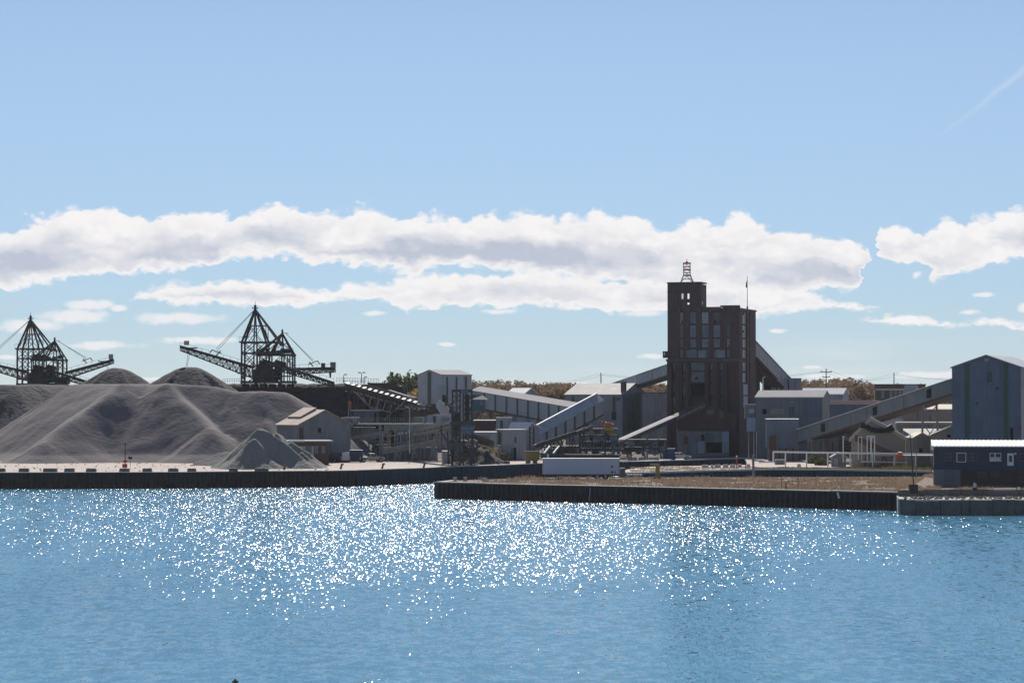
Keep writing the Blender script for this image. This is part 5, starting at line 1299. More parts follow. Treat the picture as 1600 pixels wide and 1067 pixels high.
# ================================================================ centre: screening plant before the plant building
truss('thin_conveyor', 'long thin dark conveyor with rusty upper half rising to the orange machine', (838,697), (925,668), 478, 488, 2.6, 1.1, 26, M['steel'], rail=False, legs=((.25,0),(.45,0),(.66,0),(.85,0)))
a, b = P(900,675.6,484.6), P(926,667,488); r = thing('belt_guard', 'rusty orange guard along the upper end of the thin conveyor', 'guard', a); MB().bar(a, b, .3, .45).build('guard_plate', M['rust'], r)
ms2 = [M['steel'], M['steel_gray'], M['teal'], M['yellow'], M['steel']]
clutter('screening_plant', 'mobile screening plant with green and grey decks under the orange machine', 'screening machine', 906, 966, 671, 712, 486, 4, ms2, boxes=14, ln=6)
clutter('screening_plant', 'dark cluttered crusher machinery left of the brick tower foot', 'crusher', 968, 1042, 688, 712, 495, 2, [M['steel'], M['steel_gray'], M['brick_low'], M['steel']], boxes=14, ln=8)
clutter('screening_plant', 'low dark machine frames behind the white trailer', 'machinery', 842, 905, 698, 712, 490, 1, [M['steel'], M['steel_gray'], M['steel']], boxes=8, ln=4)
r = thing('orange_machine', 'orange drum machine with a round beacon on top of the screening plant', 'machine', P(950,671,486))
a = P(945,664,486); b = P(958,666,486); MB().tube(a, b, .62, .5, 12).build('drum', M['orange'], r); MB().box(*wb(944,959,668,673,485.5,1.6)).build('frame', M['yellow'], r)
mb = MB(); c0 = P(940.5,660.5,486); mb.tube(c0+Vector((0,-.1,-.35)), c0+Vector((0,-.1,.35)), .4, .4, 10); mb.build('beacon', M['orange'], r); MB().bar(P(940.5,663,486), P(944,671,486), .12).build('bracket', M['steel'], r)
MB().box(*wb(947,956,660,661.5,485.7,1)).build('hood', M['orange'], r)
for x, lb in ((850,'left one of two white struts above the trailer'),(864.5,'right one of two white struts above the trailer')):
    a, b = P(x,708,470), P(x+9,697,474); single('strut', MB().bar(a, b, .22), M['white'], lb, 'strut')
r = thing('chute', 'pale blue tapering chute at the lower end of the bright roofed conveyor', 'chute', P(960,706,488))
MB().hexa([P(956,704,488),P(960,704,488),P(960,704,489),P(956,704,489),P(953,680,487),P(964,680,487),P(964,680,490),P(953,680,490)]).build('chute_body', M['paleblue'], r)
rail_line('railing', 'long dark railing behind the white trailer', (845,716), (985,716.5), 482, 482, 28, 1.0, w=.09)
r = thing('pipe_run', 'dark pipe run on the ground behind the white trailer', 'pipe', P(845,716,476)); 
for k in range(3): MB().tube(P(845,714-k*1.6,478), P(968,714.5-k*1.6,478), .2, n=8).build('pipe', M['steel'], r)
# yard details right of centre
for i, (x0, x1) in enumerate(((968,980),(981,996),(997,1012),(1013,1030))):
    single('rubble_bank', MB().hexa([P(x0,719,506),P(x1,719,506),P(x1,719,508),P(x0,719,508),P(x0+1,714.5,506.5),P(x1-1,714,506.5),P(x1-1,714,507.5),P(x0+1,714.5,507.5)]), M['concrete'], ['slab barrier nearest to the trailer on the wall edge','second slab barrier from the trailer on the wall edge','third slab barrier from the trailer on the wall edge','slab barrier next to the small blue box on the wall edge'][i], 'barrier', 'slab barriers on the wall edge')
r = thing('loader_shed', 'weathered timber and steel lean-to under the crusher building gallery', 'shed', P(1262,715,492))
for i in range(9): x0 = 1262+i*9.2; MB().box(*wb(x0,x0+8.8,684-(i*2.2 if i < 5 else 9),716,492,.3)).build('wall_panel', M['stained'] if i % 2 else M['clad_shed'], r)
for i in range(5): MB().box(*wb(1264+i*18,1266+i*18,690,717,489,.4)).build('post', M['steel'], r)
clutter('support_trestle', 'dark heavy trestle under the middle of the blue grey gallery', 'trestle', 1318, 1331, 664, 716, 486, 6, [M['steel'], M['steel'], M['brick_low']], dp=3, boxes=4, ln=2)
r = thing('dark_duct', 'dark bent duct lying across the big tan shed roof', 'duct', P(1350,672,452)); pts = [(1344,664),(1352,665),(1360,671),(1372,672.5),(1390,671)]
for (a, b), (c, e) in zip(pts, pts[1:]): MB().tube(P(a,b,452), P(c,e,452), .5, n=10).build('duct_section', M['black'], r)
MB().tube(P(1389,664.5,452), P(1394,673.5,452), .55, n=10).build('duct_end', M['black'], r)
truss('brown_conveyor', 'red brown conveyor sloping down in front of the big tan shed', (1336,683), (1400,711), 448, 446, 5, 1.2, 14, M['rust'], legs=((.3,0),(.7,0)))
single('rust_tank', MB().box(*wb(1401,1411,710,719.5,440,2.0)).tube(P(1403,710,441), P(1409,710,441), .5), M['orange'], 'rust orange box by the lower end of the red brown conveyor', 'tank')
# ================================================================ pipe rack
PD = 452.0
r = thing('pipe_rack', 'long white pipe on slim legs in front of the right hand buildings', 'pipe rack', P(1208,728,PD))
zt = Z(705.8, PD)
MB().tube((X(1208,PD),PD,zt),(X(1459,PD-14),PD-14,zt-.15),.16,n=10).build('pipe', M['white'], r)
MB().tube((X(1208,PD),PD,zt+.1),(X(1208,PD),PD,Z(721.5,PD)),.16,n=10).build('pipe', M['white'], r)
MB().tube((X(1208,PD),PD,Z(721.5,PD)),(X(1185,PD),PD,Z(722,PD)),.16,n=10).build('pipe', M['white'], r)
MB().tube((X(1367,PD-8),PD-9,Z(711,PD-8)),(X(1459,PD-14),PD-15,Z(711.5,PD-14)),.12,n=8).build('pipe', M['steel_lt'], r)
for x in (1227,1260,1293,1328,1363,1397,1430): 
    d_ = PD-(x-1208)/251*14; MB().box(X(x,d_)-.11, X(x,d_)+.11, d_-.11, d_+.11, LAND, zt-.15).build('leg', M['white'], r); MB().box(X(x,d_)-.3, X(x,d_)+.3, d_-.3, d_+.3, LAND, LAND+.15).build('foot', M['concrete'], r)
def portal(px0, px1, yt, yb, d, label, m=None, w=.16):
    r = thing('pipe_portal', label, 'frame', P(px0, yb, d)); m = m or M['white']
    for x in (px0, px1): MB().bar(P(x,yb,d), P(x,yt,d), w).build('post', m, r)
    MB().bar(P(px0-.6,yt,d), P(px1+.6,yt,d), w*1.2).build('top_bar', m, r)
portal(1355, 1366.5, 681.5, 722, 444, 'white goal shaped pipe frame, the widest of the slim white frames')
portal(1341, 1346.5, 683, 718, 446, 'narrow white pipe frame just left of the widest one', w=.1)
for x, yt, lb in ((1317.5,682,'single white vent pipe left of the dark heavy trestle'),(1361,684,'white vent pipe standing inside the widest white frame')):
    single('vent_pipe', MB().tube(P(x,722,445), P(x,yt,445), .1, n=8).tube(P(x-1.5,yt,445), P(x+3,yt,445), .09, n=6), M['white'], lb, 'pipe')
b = Bld('small_hut', 'small pale gabled hut standing under the long white pipe', 'hut', 1298, 1300, 1321.5, 458, 8, 714, 707.5, 'R', M['board'], M['roof'], depth=3, ov=.3)
b.panel('R', 1302, 1309, 716, 729, 'door', M['paleblue'])
single('ground_pipe', MB().tube(P(1345,721,446), P(1418,722.5,446), .1, n=6), M['white'], 'thin white pipe lying on the ground behind the pipe rack', 'pipe')
single('concrete_box', MB().box(*wb(1212,1228,718,726,455,2)), M['board'], 'low pale box below the left bend of the long white pipe', 'box')

# ================================================================ trailer and things on the pier
TRD = 396.0; tp = P(848, 748, TRD)
r = thing('semi_trailer', 'long pale blue white box trailer parked in the dry grass on the pier', 'trailer', (tp.x, TRD, PH))
s_ = F/TRD; TLg = 120/s_; zf = Z(742.3, TRD)-PH; zt_ = Z(716, TRD)-PH
MB().box(.05,TLg-.05,.03,2.5,zf+.15,zt_-.08).build('box_body', M['lightblue'], r, True)
for i in range(21): x = .1+i*(TLg-.3)/20; MB().box(x,x+.05,0,.027,zf+.2,zt_-.12).build('side_rib', M['lightblue'], r, True)
MB().box(0,TLg,-.02,2.53,zt_-.077,zt_).build('roof_rail', M['steel_lt'], r, True); MB().box(0,TLg,-.01,2.52,zf,zf+.147).build('floor_rail', M['steel'], r, True)
for x in (0, TLg-.12): MB().box(x,x+.12,-.03,2.54,zf+.15,zt_-.08).build('corner_post', M['steel_lt'], r, True)
for x in (TLg-2.2, TLg-3.5):
    for y in (.1, 1.9):
        w_ = MB().tube((x,y,.48),(x,y+.5,.48),.48,n=18).build('wheel', M['tyre'], r, True); MB().tube((x,y-.03,.48),(x,y+.02,.48),.25,n=12).build('rim', M['steel_lt'], w_, True)
MB().box(TLg-4.2,TLg-1.6,.4,2.1,.5,zf).build('axle_frame', M['steel'], r, True)
for y in (.3,2.0): MB().box(2.4,2.55,y,y+.15,0,zf).build('landing_leg', M['steel'], r, True)
MB().box(TLg-1.35,TLg-1.0,-.012,-.003,zf+1.2,zf+1.5).build('marking_panel', M['red'], r, True); MB().box(TLg-1.35,TLg-1.05,-.012,-.003,zf+.35,zf+.65).build('marking_panel', M['black'], r, True)
MB().box(TLg-.8,TLg-.6,-.012,-.003,zf+.35,zf+.6).build('marking_panel', M['steel'], r, True)
single('steel_cabinet', MB().box(*wb(969,977,731,746,398,1.5)), M['board'], 'grey metal cabinet at the right end of the pale trailer', 'cabinet')
r = thing('timber_mat', 'pale timber mats lying in the grass behind the steel cabinet', 'timber', G(985,742,PH))
for k in range(5): a = G(980+k*5,743.5,PH); MB().box(a.x,a.x+.4,a.y,a.y+2,PH+.02,PH+.22).build('plank', M['board'], r)
# crane like rusty post
r = thing('davit', 'rusty ochre davit post standing behind the pier grass', 'davit', G(1027.5,748,PH)); g = G(1027.5,748,PH)
MB().box(g.x-.32,g.x+.32,g.y-.3,g.y+.3,PH,Z(727,g.y)).build('post', M['yellow'], r); MB().box(g.x-1.2,g.x+.25,g.y-.2,g.y+.2,Z(727,g.y)+.003,Z(724.5,g.y)).build('arm', M['yellow'], r); MB().box(g.x-.7,g.x+.7,g.y-.5,g.y+.5,PH-.1,PH+.3).build('base', M['rust'], r)
def bollard(px, py, h, label, m, sz=.28, group=None):
    g = G(px, py, h); r = thing('bollard', label, 'bollard', g, 0, group)
    MB().tube((0,0,0),(0,0,.45),sz*.8,sz*.7,12).build('post', m, r, True); MB().tube((0,0,.45),(0,0,.6),sz*1.25,sz*1.1,12).build('cap', m, r, True); MB().box(-sz*1.4,sz*1.4,-sz*1.4,sz*1.4,0,.08).build('base_plate', M['rust'], r, True)
    return r
bollard(711, 751.5, PH, 'mooring bollard nearest to the pier tip', M['concrete']); bollard(727, 751.5, PH, 'second mooring bollard from the pier tip', M['concrete']); bollard(757, 752.5, PH, 'mooring bollard half hidden where the pier grass begins', M['concrete'])
r = thing('fender_post', 'red post with white top standing in front of the dock wall left of the trailer', 'marker post', G(856.5,742,0)); g = G(856.5,747,0)
MB().tube((g.x,g.y+3,-1),(g.x,g.y+3,Z(716,g.y+3)),.28,n=10).build('post', M['rust'], r); MB().tube((g.x,g.y+3,Z(716,g.y+3)+.003),(g.x,g.y+3,Z(709,g.y+3)),.2,n=10).build('lamp', M['white'], r); MB().box(g.x-.5,g.x+.5,g.y+2.6,g.y+3.4,Z(726,g.y+3),Z(721,g.y+3)).build('float_box', M['red'], r)
# cream topped thing near navy building, white pole, tall pole
g = G(1523,766,RH); r = thing('pump_stand', 'cream topped little pump stand at the edge below the navy building', 'pump', g)
MB().box(-.25,.25,-.2,.2,0,.42).build('base', M['black'], r, True); MB().tube((0,0,.42),(0,0,.95),.26,.2,12).build('housing', M['concrete'], r, True); MB().tube((-.05,0,.95),(-.05,0,1.05),.12,.06,10).build('cap', M['concrete'], r, True); MB().tube((.2,0,.3),(.5,0,.25),.06,n=8).build('nozzle', M['yellow'], r, True)
g = G(1553,765.8,RH); single('white_pole', MB().tube((g.x,g.y,RH+.15),(g.x+2.9,g.y,RH+.17),.11,n=8).tube((g.x+3.2,g.y,RH+.22),(g.x+3.45,g.y,RH+.22),.17,n=8), M['white'], 'white pole lying on the quay edge below the navy building', 'pole')
g = G(1426.5,767,RH); r = thing('utility_pole', 'thin dark leaning pole in front of the small tan house', 'pole', g); h = (766-678)/(F/g.y)
MB().tube((.15,0,0),(-.35,0,h),.085,.05,8).build('pole', M['wood'], r, True); MB().bar((-.6,0,h-.25),(0,0,h-.2),.07).build('bracket', M['steel'], r, True); MB().box(-.5,.6,-.5,.5,-.3,.9).build('anchor_block', M['wood'], r, True)
g = G(1432,752,PH); single('thin_post', MB().tube((g.x,g.y,PH),(g.x,g.y,Z(690,g.y)),.05,n=6), M['steel_gray'], 'very thin grey post just right of the leaning pole', 'post')
g = G(1177,745,PH); single('grey_post', MB().tube((g.x,g.y,PH),(g.x,g.y,Z(711.5,g.y)),.2,n=10), M['steel_gray'], 'thick grey post standing by the slip in front of the tower right edge', 'post')
# rusty gate frame on the pier
a, b = G(1225,765.2,PH), G(1251,766,PH); a.y += 3; b.y += 3; r = thing('gate_frame', 'low rusty pipe frame standing on the pier edge', 'railing', a)
for p in (a, b): MB().bar(p, p+Vector((0,0,1.75)), .08).build('post', M['rust'], r)
MB().bar(a+Vector((0,0,1.75)), b+Vector((0,0,1.75)), .07).build('top_rail', M['steel_gray'], r); p = a.lerp(b,.25); MB().bar(p, p+Vector((0,0,1.0)), .16).build('post', M['red'], r); MB().bar(p+Vector((0,0,1.0)), p+Vector((.6,0,1.2)), .1).build('handle', M['red'], r)
g = G(1308,780,1.0); wy = g.y
r = thing('depth_board', 'tilted white gauge board fixed on the brown pier wall', 'board', (X(1309,348),0,0)); 
bd = 0
# find the wall distance at that column
for (x0,y0),(x1,y1) in zip(P_front, P_front[1:]):
    for k in range(101):
        x = x0+(x1-x0)*k/100; y = y0+(y1-y0)*k/100
        if abs(x/y*F+800-1309) < .6: bd = y
r.location = (X(1309,bd), bd, 0); ROOTM[r.name] = Matrix.Translation(-Vector(r.location))
a = [P(1307,769,bd-.75),P(1310.5,769.3,bd-.75),P(1312.8,778.5,bd-.75),P(1309.4,778.8,bd-.75)]
MB().prism(a, (0,.05,0)).build('board', M['white'], r)
MB().box(P(1309.6,0,bd).x,P(1310.6,0,bd).x,bd-.775,bd-.753,P(0,777,bd).z,P(0,772,bd).z).build('marking', M['steel'], r)
dd = 371
for (x0,y0),(x1,y1) in zip(P_front, P_front[1:]):
    for k in range(101):
        x = x0+(x1-x0)*k/100; y = y0+(y1-y0)*k/100
        if abs(x/y*F+800-922) < .6: dd = y
single('drain_pipe', MB().tube((X(922,dd),dd-.78,PH-.2),(X(920,dd),dd-.78,.2),.08,n=6), M['steel_lt'], 'thin pale pipe running down the pier wall below the trailer', 'pipe')

# ================================================================ gravel dock furniture
def block(px0, px1, py, label, group, hpx=5.5, h=LAND, m=None, inset=1.2):
    g = G((px0+px1)/2, py, h); y = g.y; x0, x1 = X(px0,y), X(px1,y); H = hpx/(F/y); c = (x0+x1)/2; w_ = (x1-x0)/2
    mb = MB().hexa([(c-w_,y-.4,h),(c+w_,y-.4,h),(c+w_,y+.5,h),(c-w_,y+.5,h),(c-w_+.08,y-.3,h+H),(c+w_-.08,y-.3,h+H*rnd.uniform(.92,1.05)),(c+w_-.08,y+.4,h+H),(c-w_+.08,y+.4,h+H)])
    return single('concrete_block', mb, m or M['concrete_dark'], label, 'block', group)
bl_ = [(-3,9,'at the picture edge left of the first gap'),(30,46,'second from the left picture edge'),(68,90,'third from the left picture edge, the longest'),(101,117,'fourth from the left picture edge'),(135,151,'just left of the red marker post'),
       (187,203,'directly under the red marker post'),(223,238,'first to the right of the red marker post'),(263,279,'second to the right of the red marker post'),(293,307,'third to the right of the red marker post'),(358,372,'at the left foot of the small pale pile'),(398,420,'in front of the small pale pile')]
for x0, x1, lb in bl_: block(x0, x1, 737, 'grey concrete block on the dock edge, '+lb, 'concrete blocks on the gravel dock edge')
for i,(x0,x1,lb) in enumerate(((750,760,'right of the lattice tower foot, first'),(763,773,'right of the lattice tower foot, second'),(787,797,'under the dark door of the low pale building'),(821,829,'below the yellow skip'),(832,840,'right below the yellow skip'))):
    block(x0, x1, 725.5-i*.4, 'concrete block '+lb, 'concrete blocks right of the lattice tower', 4.5, m=M['concrete_dark'])
for i,(x0,x1) in enumerate(((1096,1107),(1110,1115),(1116,1126),(1129,1138),(1140,1149),(1152,1159),(1166,1172),(1245,1251))):
    block(x0, x1, 731-i*.2, ['first','second small','third','fourth','fifth','sixth','seventh','last lone'][i]+' pale boulder block counting right along the inner slip edge', 'boulder blocks on the inner slip edge', 5, m=M['concrete'])
# daymark
g = G(195.5,735,LAND); r = thing('marker_post', 'tall thin red marker post with two red boxes on the gravel dock', 'marker post', g); k = g.y/F
MB().tube((0,0,0),(0,0,42*k),.09,.06,8).build('post', M['black'], r, True); MB().box(-4.2*k,3.2*k,-.25,.25,4.5*k,10.5*k).build('daymark_panel', M['red'], r, True); MB().box(-3*k,3*k,-.22,.22,12.5*k,16.5*k).build('daymark_panel', M['red'], r, True)
MB().tube((0,0,40*k),(0,0,42.5*k),.16,.16,8).build('lamp', M['steel'], r, True); MB().box(-.5,.5,-.4,.4,0,.3).build('base', M['concrete'], r, True)
g = G(203.5,733,LAND); r = thing('control_box', 'small black box on a post beside the red marker post', 'box', g)
MB().box(-.32,.32,-.2,.2,1.75,2.25).build('housing', M['black'], r, True); MB().tube((0,0,0),(0,0,1.75),.04,n=6).build('post', M['steel'], r, True)
for x, lb in ((443,'in front of the small pale pile'),(532,'below the parked dark car'),(597,'below the walkway posts'),(662,'left of the white storage box')):
    g = G(x,734.2-(x-443)*.012,LAND); g.y += 2; r = thing('mooring_bollard', 'rusty tilted mooring bollard '+lb, 'bollard', g, 0, 'rusty mooring bollards')
    MB().tube((-.12,0,0),(.1,0,.75),.2,.17,10).build('post', M['rust'], r, True); MB().tube((-.1,0,.74),(.42,0,.86),.17,.14,8).build('horn', M['rust'], r, True)
r = thing('skip', 'ochre yellow skip under the start of the steep gallery', 'skip', P(820,720,480)); a = wb(820,842,706,720,480,2.5)
MB().hexa([(a[0]+.3,a[2],a[4]),(a[1]-.1,a[2],a[4]),(a[1]-.1,a[3],a[4]),(a[0]+.3,a[3],a[4]),(a[0],a[2],a[5]),(a[1],a[2],a[5]),(a[1],a[3],a[5]),(a[0],a[3],a[5])]).build('body', M['yellow'], r)
for i in range(5): x = a[0]+.35+i*(a[1]-a[0]-.6)/4; MB().box(x,x+.12,a[2]-.08,a[2]-.003,a[4],a[5]-.1).build('rib', M['yellow'], r)
MB().box(a[0]-.05,a[1]+.05,a[2]-.1,a[3]+.05,a[5]+.003,a[5]+.12).build('rim', M['rust'], r)
r = thing('steel_column', 'pair of dark riveted columns between the low sheds and the steep gallery', 'column', P(828,710,500))
for x in (826.5, 833): 
    MB().box(*wb(x,x+2.3,666,712,498,.5)).build('column_shaft', M['black'], r)
mb = MB()
for k in range(6): mb.bar(P(828,668+k*7,498.2), P(834,672+k*7,498.2), .1)
mb.build('lacing', M['black'], r)
single('hedge_bush', MB().box(*wb(1,2,1,2,400,1)), M['weeds'], 'x y z w', 'bush') if False else None

# ================================================================ vehicles
def car(px, py, h, rz, body, label, kind='sedan', k=1.0):
    g = G(px, py, h); r = thing('parked_'+kind, label, kind if kind != 'sedan' else 'car', g, rz)
    prof = dict(sedan=[(-2.2,.35),(-2.2,.75),(-1.9,.92),(-1.1,.98),(1.0,.95),(2.0,.82),(2.2,.6),(2.2,.35)],
                pickup=[(-2.7,.5),(-2.7,1.05),(-.6,1.08),(.9,1.1),(2.3,1.02),(2.55,.8),(2.55,.5)],
                van=[(-2.5,.4),(-2.5,1.1),(1.3,1.1),(2.3,.98),(2.5,.7),(2.5,.4)])[kind]
    cab = dict(sedan=[(-1.5,.97),(-.9,1.42),(.35,1.44),(1.05,.95)], pickup=[(-.6,1.09),(-.45,1.72),(.55,1.74),(1.15,1.09)], van=[(-2.45,1.1),(-2.4,1.95),(.7,1.98),(1.45,1.1)])[kind]
    MB().prism([(x,-.85,z) for x,z in prof], (0,1.7,0)).build('body', body, r, True)
    MB().prism([(x,-.72,z+.003) for x,z in cab], (0,1.44,0)).build('cabin', body, r, True)
    gx = [(x*.9+.05*sum(q[0] for q in cab)/4, z) for x,z in cab]
    zl_, zh = cab[0][1]+.08, cab[1][1]-.1
    for s in (-1,1):
        y0, y1 = (-.76,-.724) if s < 0 else (.724,.76)
        xs_ = [cab[0][0]+.3, (cab[0][0]+cab[3][0])/2, cab[3][0]-.4]
        for xa, xb in zip(xs_, xs_[1:]): MB().prism([(xa+.04,y0,zl_),(xb-.04,y0,zl_),(xb-.12,y0,zh),(xa+.16,y0,zh)], (0,y1-y0,0)).build('window', M['glass_dk'], r, True)
    a, b = cab[2], cab[3]; MB().hexa([(b[0]-.02,-.64,b[1]+.05),(b[0]+.02,-.64,b[1]+.05),(b[0]+.02,.64,b[1]+.05),(b[0]-.02,.64,b[1]+.05),(a[0]+.05,-.6,a[1]-.06),(a[0]+.1,-.6,a[1]-.06),(a[0]+.1,.6,a[1]-.06),(a[0]+.05,.6,a[1]-.06)]).build('windscreen', M['glass_dk'], r, True)
    zw = .36 if kind != 'pickup' else .42
    for x in (prof[0][0]+.85, prof[-1][0]-.85):
        for y in (-.88, .66):
            w_ = MB().tube((x,y,zw),(x,y+.22,zw),zw,n=16).build('wheel', M['tyre'], r, True); yy = y-.01 if y < 0 else y+.2
            MB().tube((x,yy,zw),(x,yy+.03,zw),zw*.55,n=10).build('rim', M['steel_lt'], w_, True)
    for y in (-.65,.65): MB().box(prof[-1][0]-.02,prof[-1][0]+.04,y-.16,y+.16,.62,.78).build('headlight', M['glass_lt'], r, True)
    for y in (-.7,.7): MB().box(prof[0][0]-.04,prof[0][0]+.02,y-.1,y+.1,.62,.8).build('tail_light', M['red'], r, True)
    return r
car(516, 722, LAND, R(160), M['car_dark'], 'dark car parked leftmost below the screening unit')
car(538, 722, LAND, R(100), M['car_white'], 'white topped van seen end on between the dark car and the blue container', 'van')
car(580, 722, LAND, R(25), M['car_silver'], 'silver pickup parked right of the dark blue container', 'pickup')
car(1062, 718, LAND, R(10), M['car_white'], 'white car parked right of the small blue box', 'sedan')
def box_body(name, label, cat, x0, x1, y0, y1, d, dp, m, rib=6, top=None):
    a = wb(x0,x1,y0,y1,d,dp); r = thing(name, label, cat, (a[0],a[2],a[4])); MB().box(*a).build('body', m, r)
    for i in range(rib): x = a[0]+.1+i*(a[1]-a[0]-.3)/(rib-1); MB().box(x,x+.1,a[2]-.06,a[2]-.003,a[4]+.1,a[5]-.1).build('rib', m, r)
    MB().box(a[0]-.05,a[1]+.05,a[2]-.1,a[3]+.05,a[5]+.003,a[5]+.12).build('lid', top or m, r); return r
box_body('waste_container', 'dark blue waste container between the white van and the silver pickup', 'container', 546, 566, 704, 721, 488, 2.5, M['navy_lt'])
box_body('blue_box', 'small blue box hut with pale roof at the foot of the brick tower', 'hut', 1036, 1055, 701.5, 717.5, 505, 2.2, M['blue'], 4, M['roof'])
r = thing('marker_post', 'short red post with white lamp on the slip edge below the tower', 'marker post', G(1151,732,LAND)); g = G(1151,732,LAND)
MB().tube(g, g+Vector((0,0,2.0)), .1, n=8).build('post', M['red'], r); MB().tube(g+Vector((0,0,2.003)), g+Vector((0,0,2.3)), .14, n=8).build('lamp', M['white'], r)
g = G(1165,731.5,LAND); r = thing('marker_post', 'second shorter post with white top right of the red slip post', 'marker post', g)
MB().tube((0,0,0),(0,0,1.3),.08,n=8).build('post', M['steel'], r, True); MB().tube((0,0,1.303),(0,0,1.6),.13,n=8).build('lamp', M['white'], r, True)
# antenna with a diamond sign
r = thing('sign_mast', 'lattice mast with a faded red diamond sign left of the blue grey hut', 'sign', P(547,660,516)); mb = MB()
for x in (543.5,550.5): mb.bar(P(x,660,516), P(546+(x-547)*.3,632,516), .12)
for k in range(5): mb.bar(P(544.5,656-k*5,516), P(549.5,651-k*5,516), .08)
mb.build('lattice', M['steel_gray'], r); c = P(546.5,629.5,515.8); MB().prism([c+Vector((0,0,-.55)),c+Vector((.55,0,0)),c+Vector((0,0,.55)),c+Vector((-.55,0,0))], (0,.06,0)).build('diamond_sign', M['rust'] if 0 else M['red'], r)
# ================================================================ far utility poles with wires
def upole(px, yt, d, label, arms=2, wires=None):
    b_ = P(px, 640, d); b_.z = LAND; r = thing('power_pole', label, 'power pole', b_); h = Z(yt, d)-LAND
    MB().tube((0,0,0),(0,0,h),.22,.13,8).build('pole', M['wood'], r, True)
    for k in range(arms): MB().bar((-1.6+k*.5,0,h-.9-k*1.4),(1.6-k*.5,0,h-.9-k*1.4),.2).build('crossarm', M['wood'], r, True)
    for k in range(arms):
        for x in (-1.4+k*.5, 1.4-k*.5): MB().tube((x,0,h-.8-k*1.4),(x,0,h-.5-k*1.4),.08,n=6).build('insulator', M['steel_gray'], r, True)
    for (px2, yt2, d2) in (wires or ()):
        c = P(px2, yt2, d2); 
        for off, dz in ((-1.3,-.5),(1.3,-.5)):
            pts = []
            for i in range(13):
                t = i/12; q = Vector((off,0,h+dz)).lerp(Vector((c.x-b_.x+off,c.y-b_.y,c.z-LAND+dz)), t); q.z -= 4*2.2*t*(1-t); pts.append(q)
            mb = MB()
            for a, b in zip(pts, pts[1:]): mb.bar(a, b, .045)
            mb.build('wire', M['steel_gray'], r, True)
upole(1291, 576, 700, 'tall crossarmed power pole on the skyline above the white roofed building', 2, [(1397,582,760)])
upole(1397, 582, 760, 'thin power pole above the dark brick workshop', 0, [(1640,575,700)])
upole(939, 582, 720, 'thin power pole on the skyline above the mottled roof', 0, [(1291,577,700),(760,592,760)])

# ================================================================ trees
def make_tree(seed, h, wr, mat_, leaf=.42, n_clump=16, per=60, sparse=0.0, name='crown'):
    rr = random.Random(seed); tb = MB()
    tb.tube((0,0,0),(rr.uniform(-.3,.3),0,h*.55),h*.022,h*.012,7)
    cl = []
    for i in range(n_clump):
        a = rr.uniform(0, 2*pi); z = h*(.28+.66*rr.random()**.8); rad = wr*(1-((z/h-.5)/.62)**2)**.5*rr.uniform(.25,.9) if abs(z/h-.5) < .6 else .3
        c = Vector((cos(a)*rad, sin(a)*rad, z)); cl.append((c, rr.uniform(.5,1.05)*wr*.42))
        tb.tube((0,0,h*rr.uniform(.2,.5)), c, h*.008, h*.003, 4, cap=False)
    cl.append((Vector((0,0,h*.9)), wr*.3))
    lb = MB()
    for c, rd in cl:
        for k in range(per):
            v = Vector((rr.gauss(0,1), rr.gauss(0,1), rr.gauss(0,.8))); v = v/max(.3,v.length)*rd*rr.random()**.4
            p = c+v; s = leaf*rr.uniform(.5,1.2); n = Vector((rr.gauss(0,1),rr.gauss(0,1),rr.gauss(0,1)+.4)).normalized()
            u_ = n.orthogonal().normalized()*s; w_ = n.cross(u_).normalized()*s*rr.uniform(.5,1)
            i = len(lb.v); lb.v += [tuple(p-u_-w_*.4), tuple(p+u_*.3-w_), tuple(p+u_+w_*.3), tuple(p-u_*.2+w_)]; lb.f.append((i,i+1,i+2,i+3))
    return tb, lb
protos = []
specs = [(1,16,4.6,'leaf_autumn',.36,18,60),(2,14,4.2,'leaf_olive',.36,16,60),(3,17,3.8,'leaf_autumn',.30,18,44),(4,13,4.8,'leaf_green',.4,18,70),(5,15,3.2,'leaf_autumn',.28,14,34),(6,12,3.6,'leaf_olive',.32,14,50)]
meshes = []
for sd_, h, wr, ml, lf, nc, per in specs:
    tb, lb = make_tree(sd_, h, wr, ml, lf, nc, per)
    t = tb.build('trunk', M['bark']); c = lb.build('crown', M[ml]); meshes.append((t.data, c.data, h))
    bpy.data.objects.remove(t); bpy.data.objects.remove(c)
def tree(i, px, yt, d, label, group=None, ml=None):
    td, cdat, h = meshes[i]; x = X(px, d); H = Z(yt, d)-LAND; s = H/h
    r = thing('tree', label, 'tree', (x, d, LAND), rnd.uniform(0, 6.28), group); r.scale = (s*rnd.uniform(.9,1.15), s*rnd.uniform(.9,1.15), s)
    a = bpy.data.objects.new('trunk', td); COL.objects.link(a); a.parent = r
    b_ = bpy.data.objects.new('crown', cdat); COL.objects.link(b_); b_.parent = r
    if ml:
        b_.data = cdat.copy(); b_.data.materials[0] = M[ml]
    return r
tree(3, 633, 583.5, 690, 'big dark green tree just left of the transfer tower')
tree(1, 611, 588, 740, 'pale thin tree left of the big dark green tree')
tree(3, 648, 588, 700, 'second green tree touching the transfer tower')
tree(1, 622, 594, 700, 'low olive tree at the foot of the big dark green tree')
tree(5, 650, 606, 640, 'small bright yellow tree touching the transfer tower', ml='leaf_yellow')
def topline(px):
    pts = [(560,600),(655,600),(737,597),(800,597),(850,600),(880,596),(960,602),(1000,600),(1012,595),(1045,600),(1190,604),(1245,598),(1262,596),(1300,593),(1340,594),(1372,602),(1400,601),(1490,602),(1650,600)]
    for (a,b),(c,e) in zip(pts, pts[1:]):
        if a <= px <= c: return b+(e-b)*(px-a)/(c-a)
    return 602
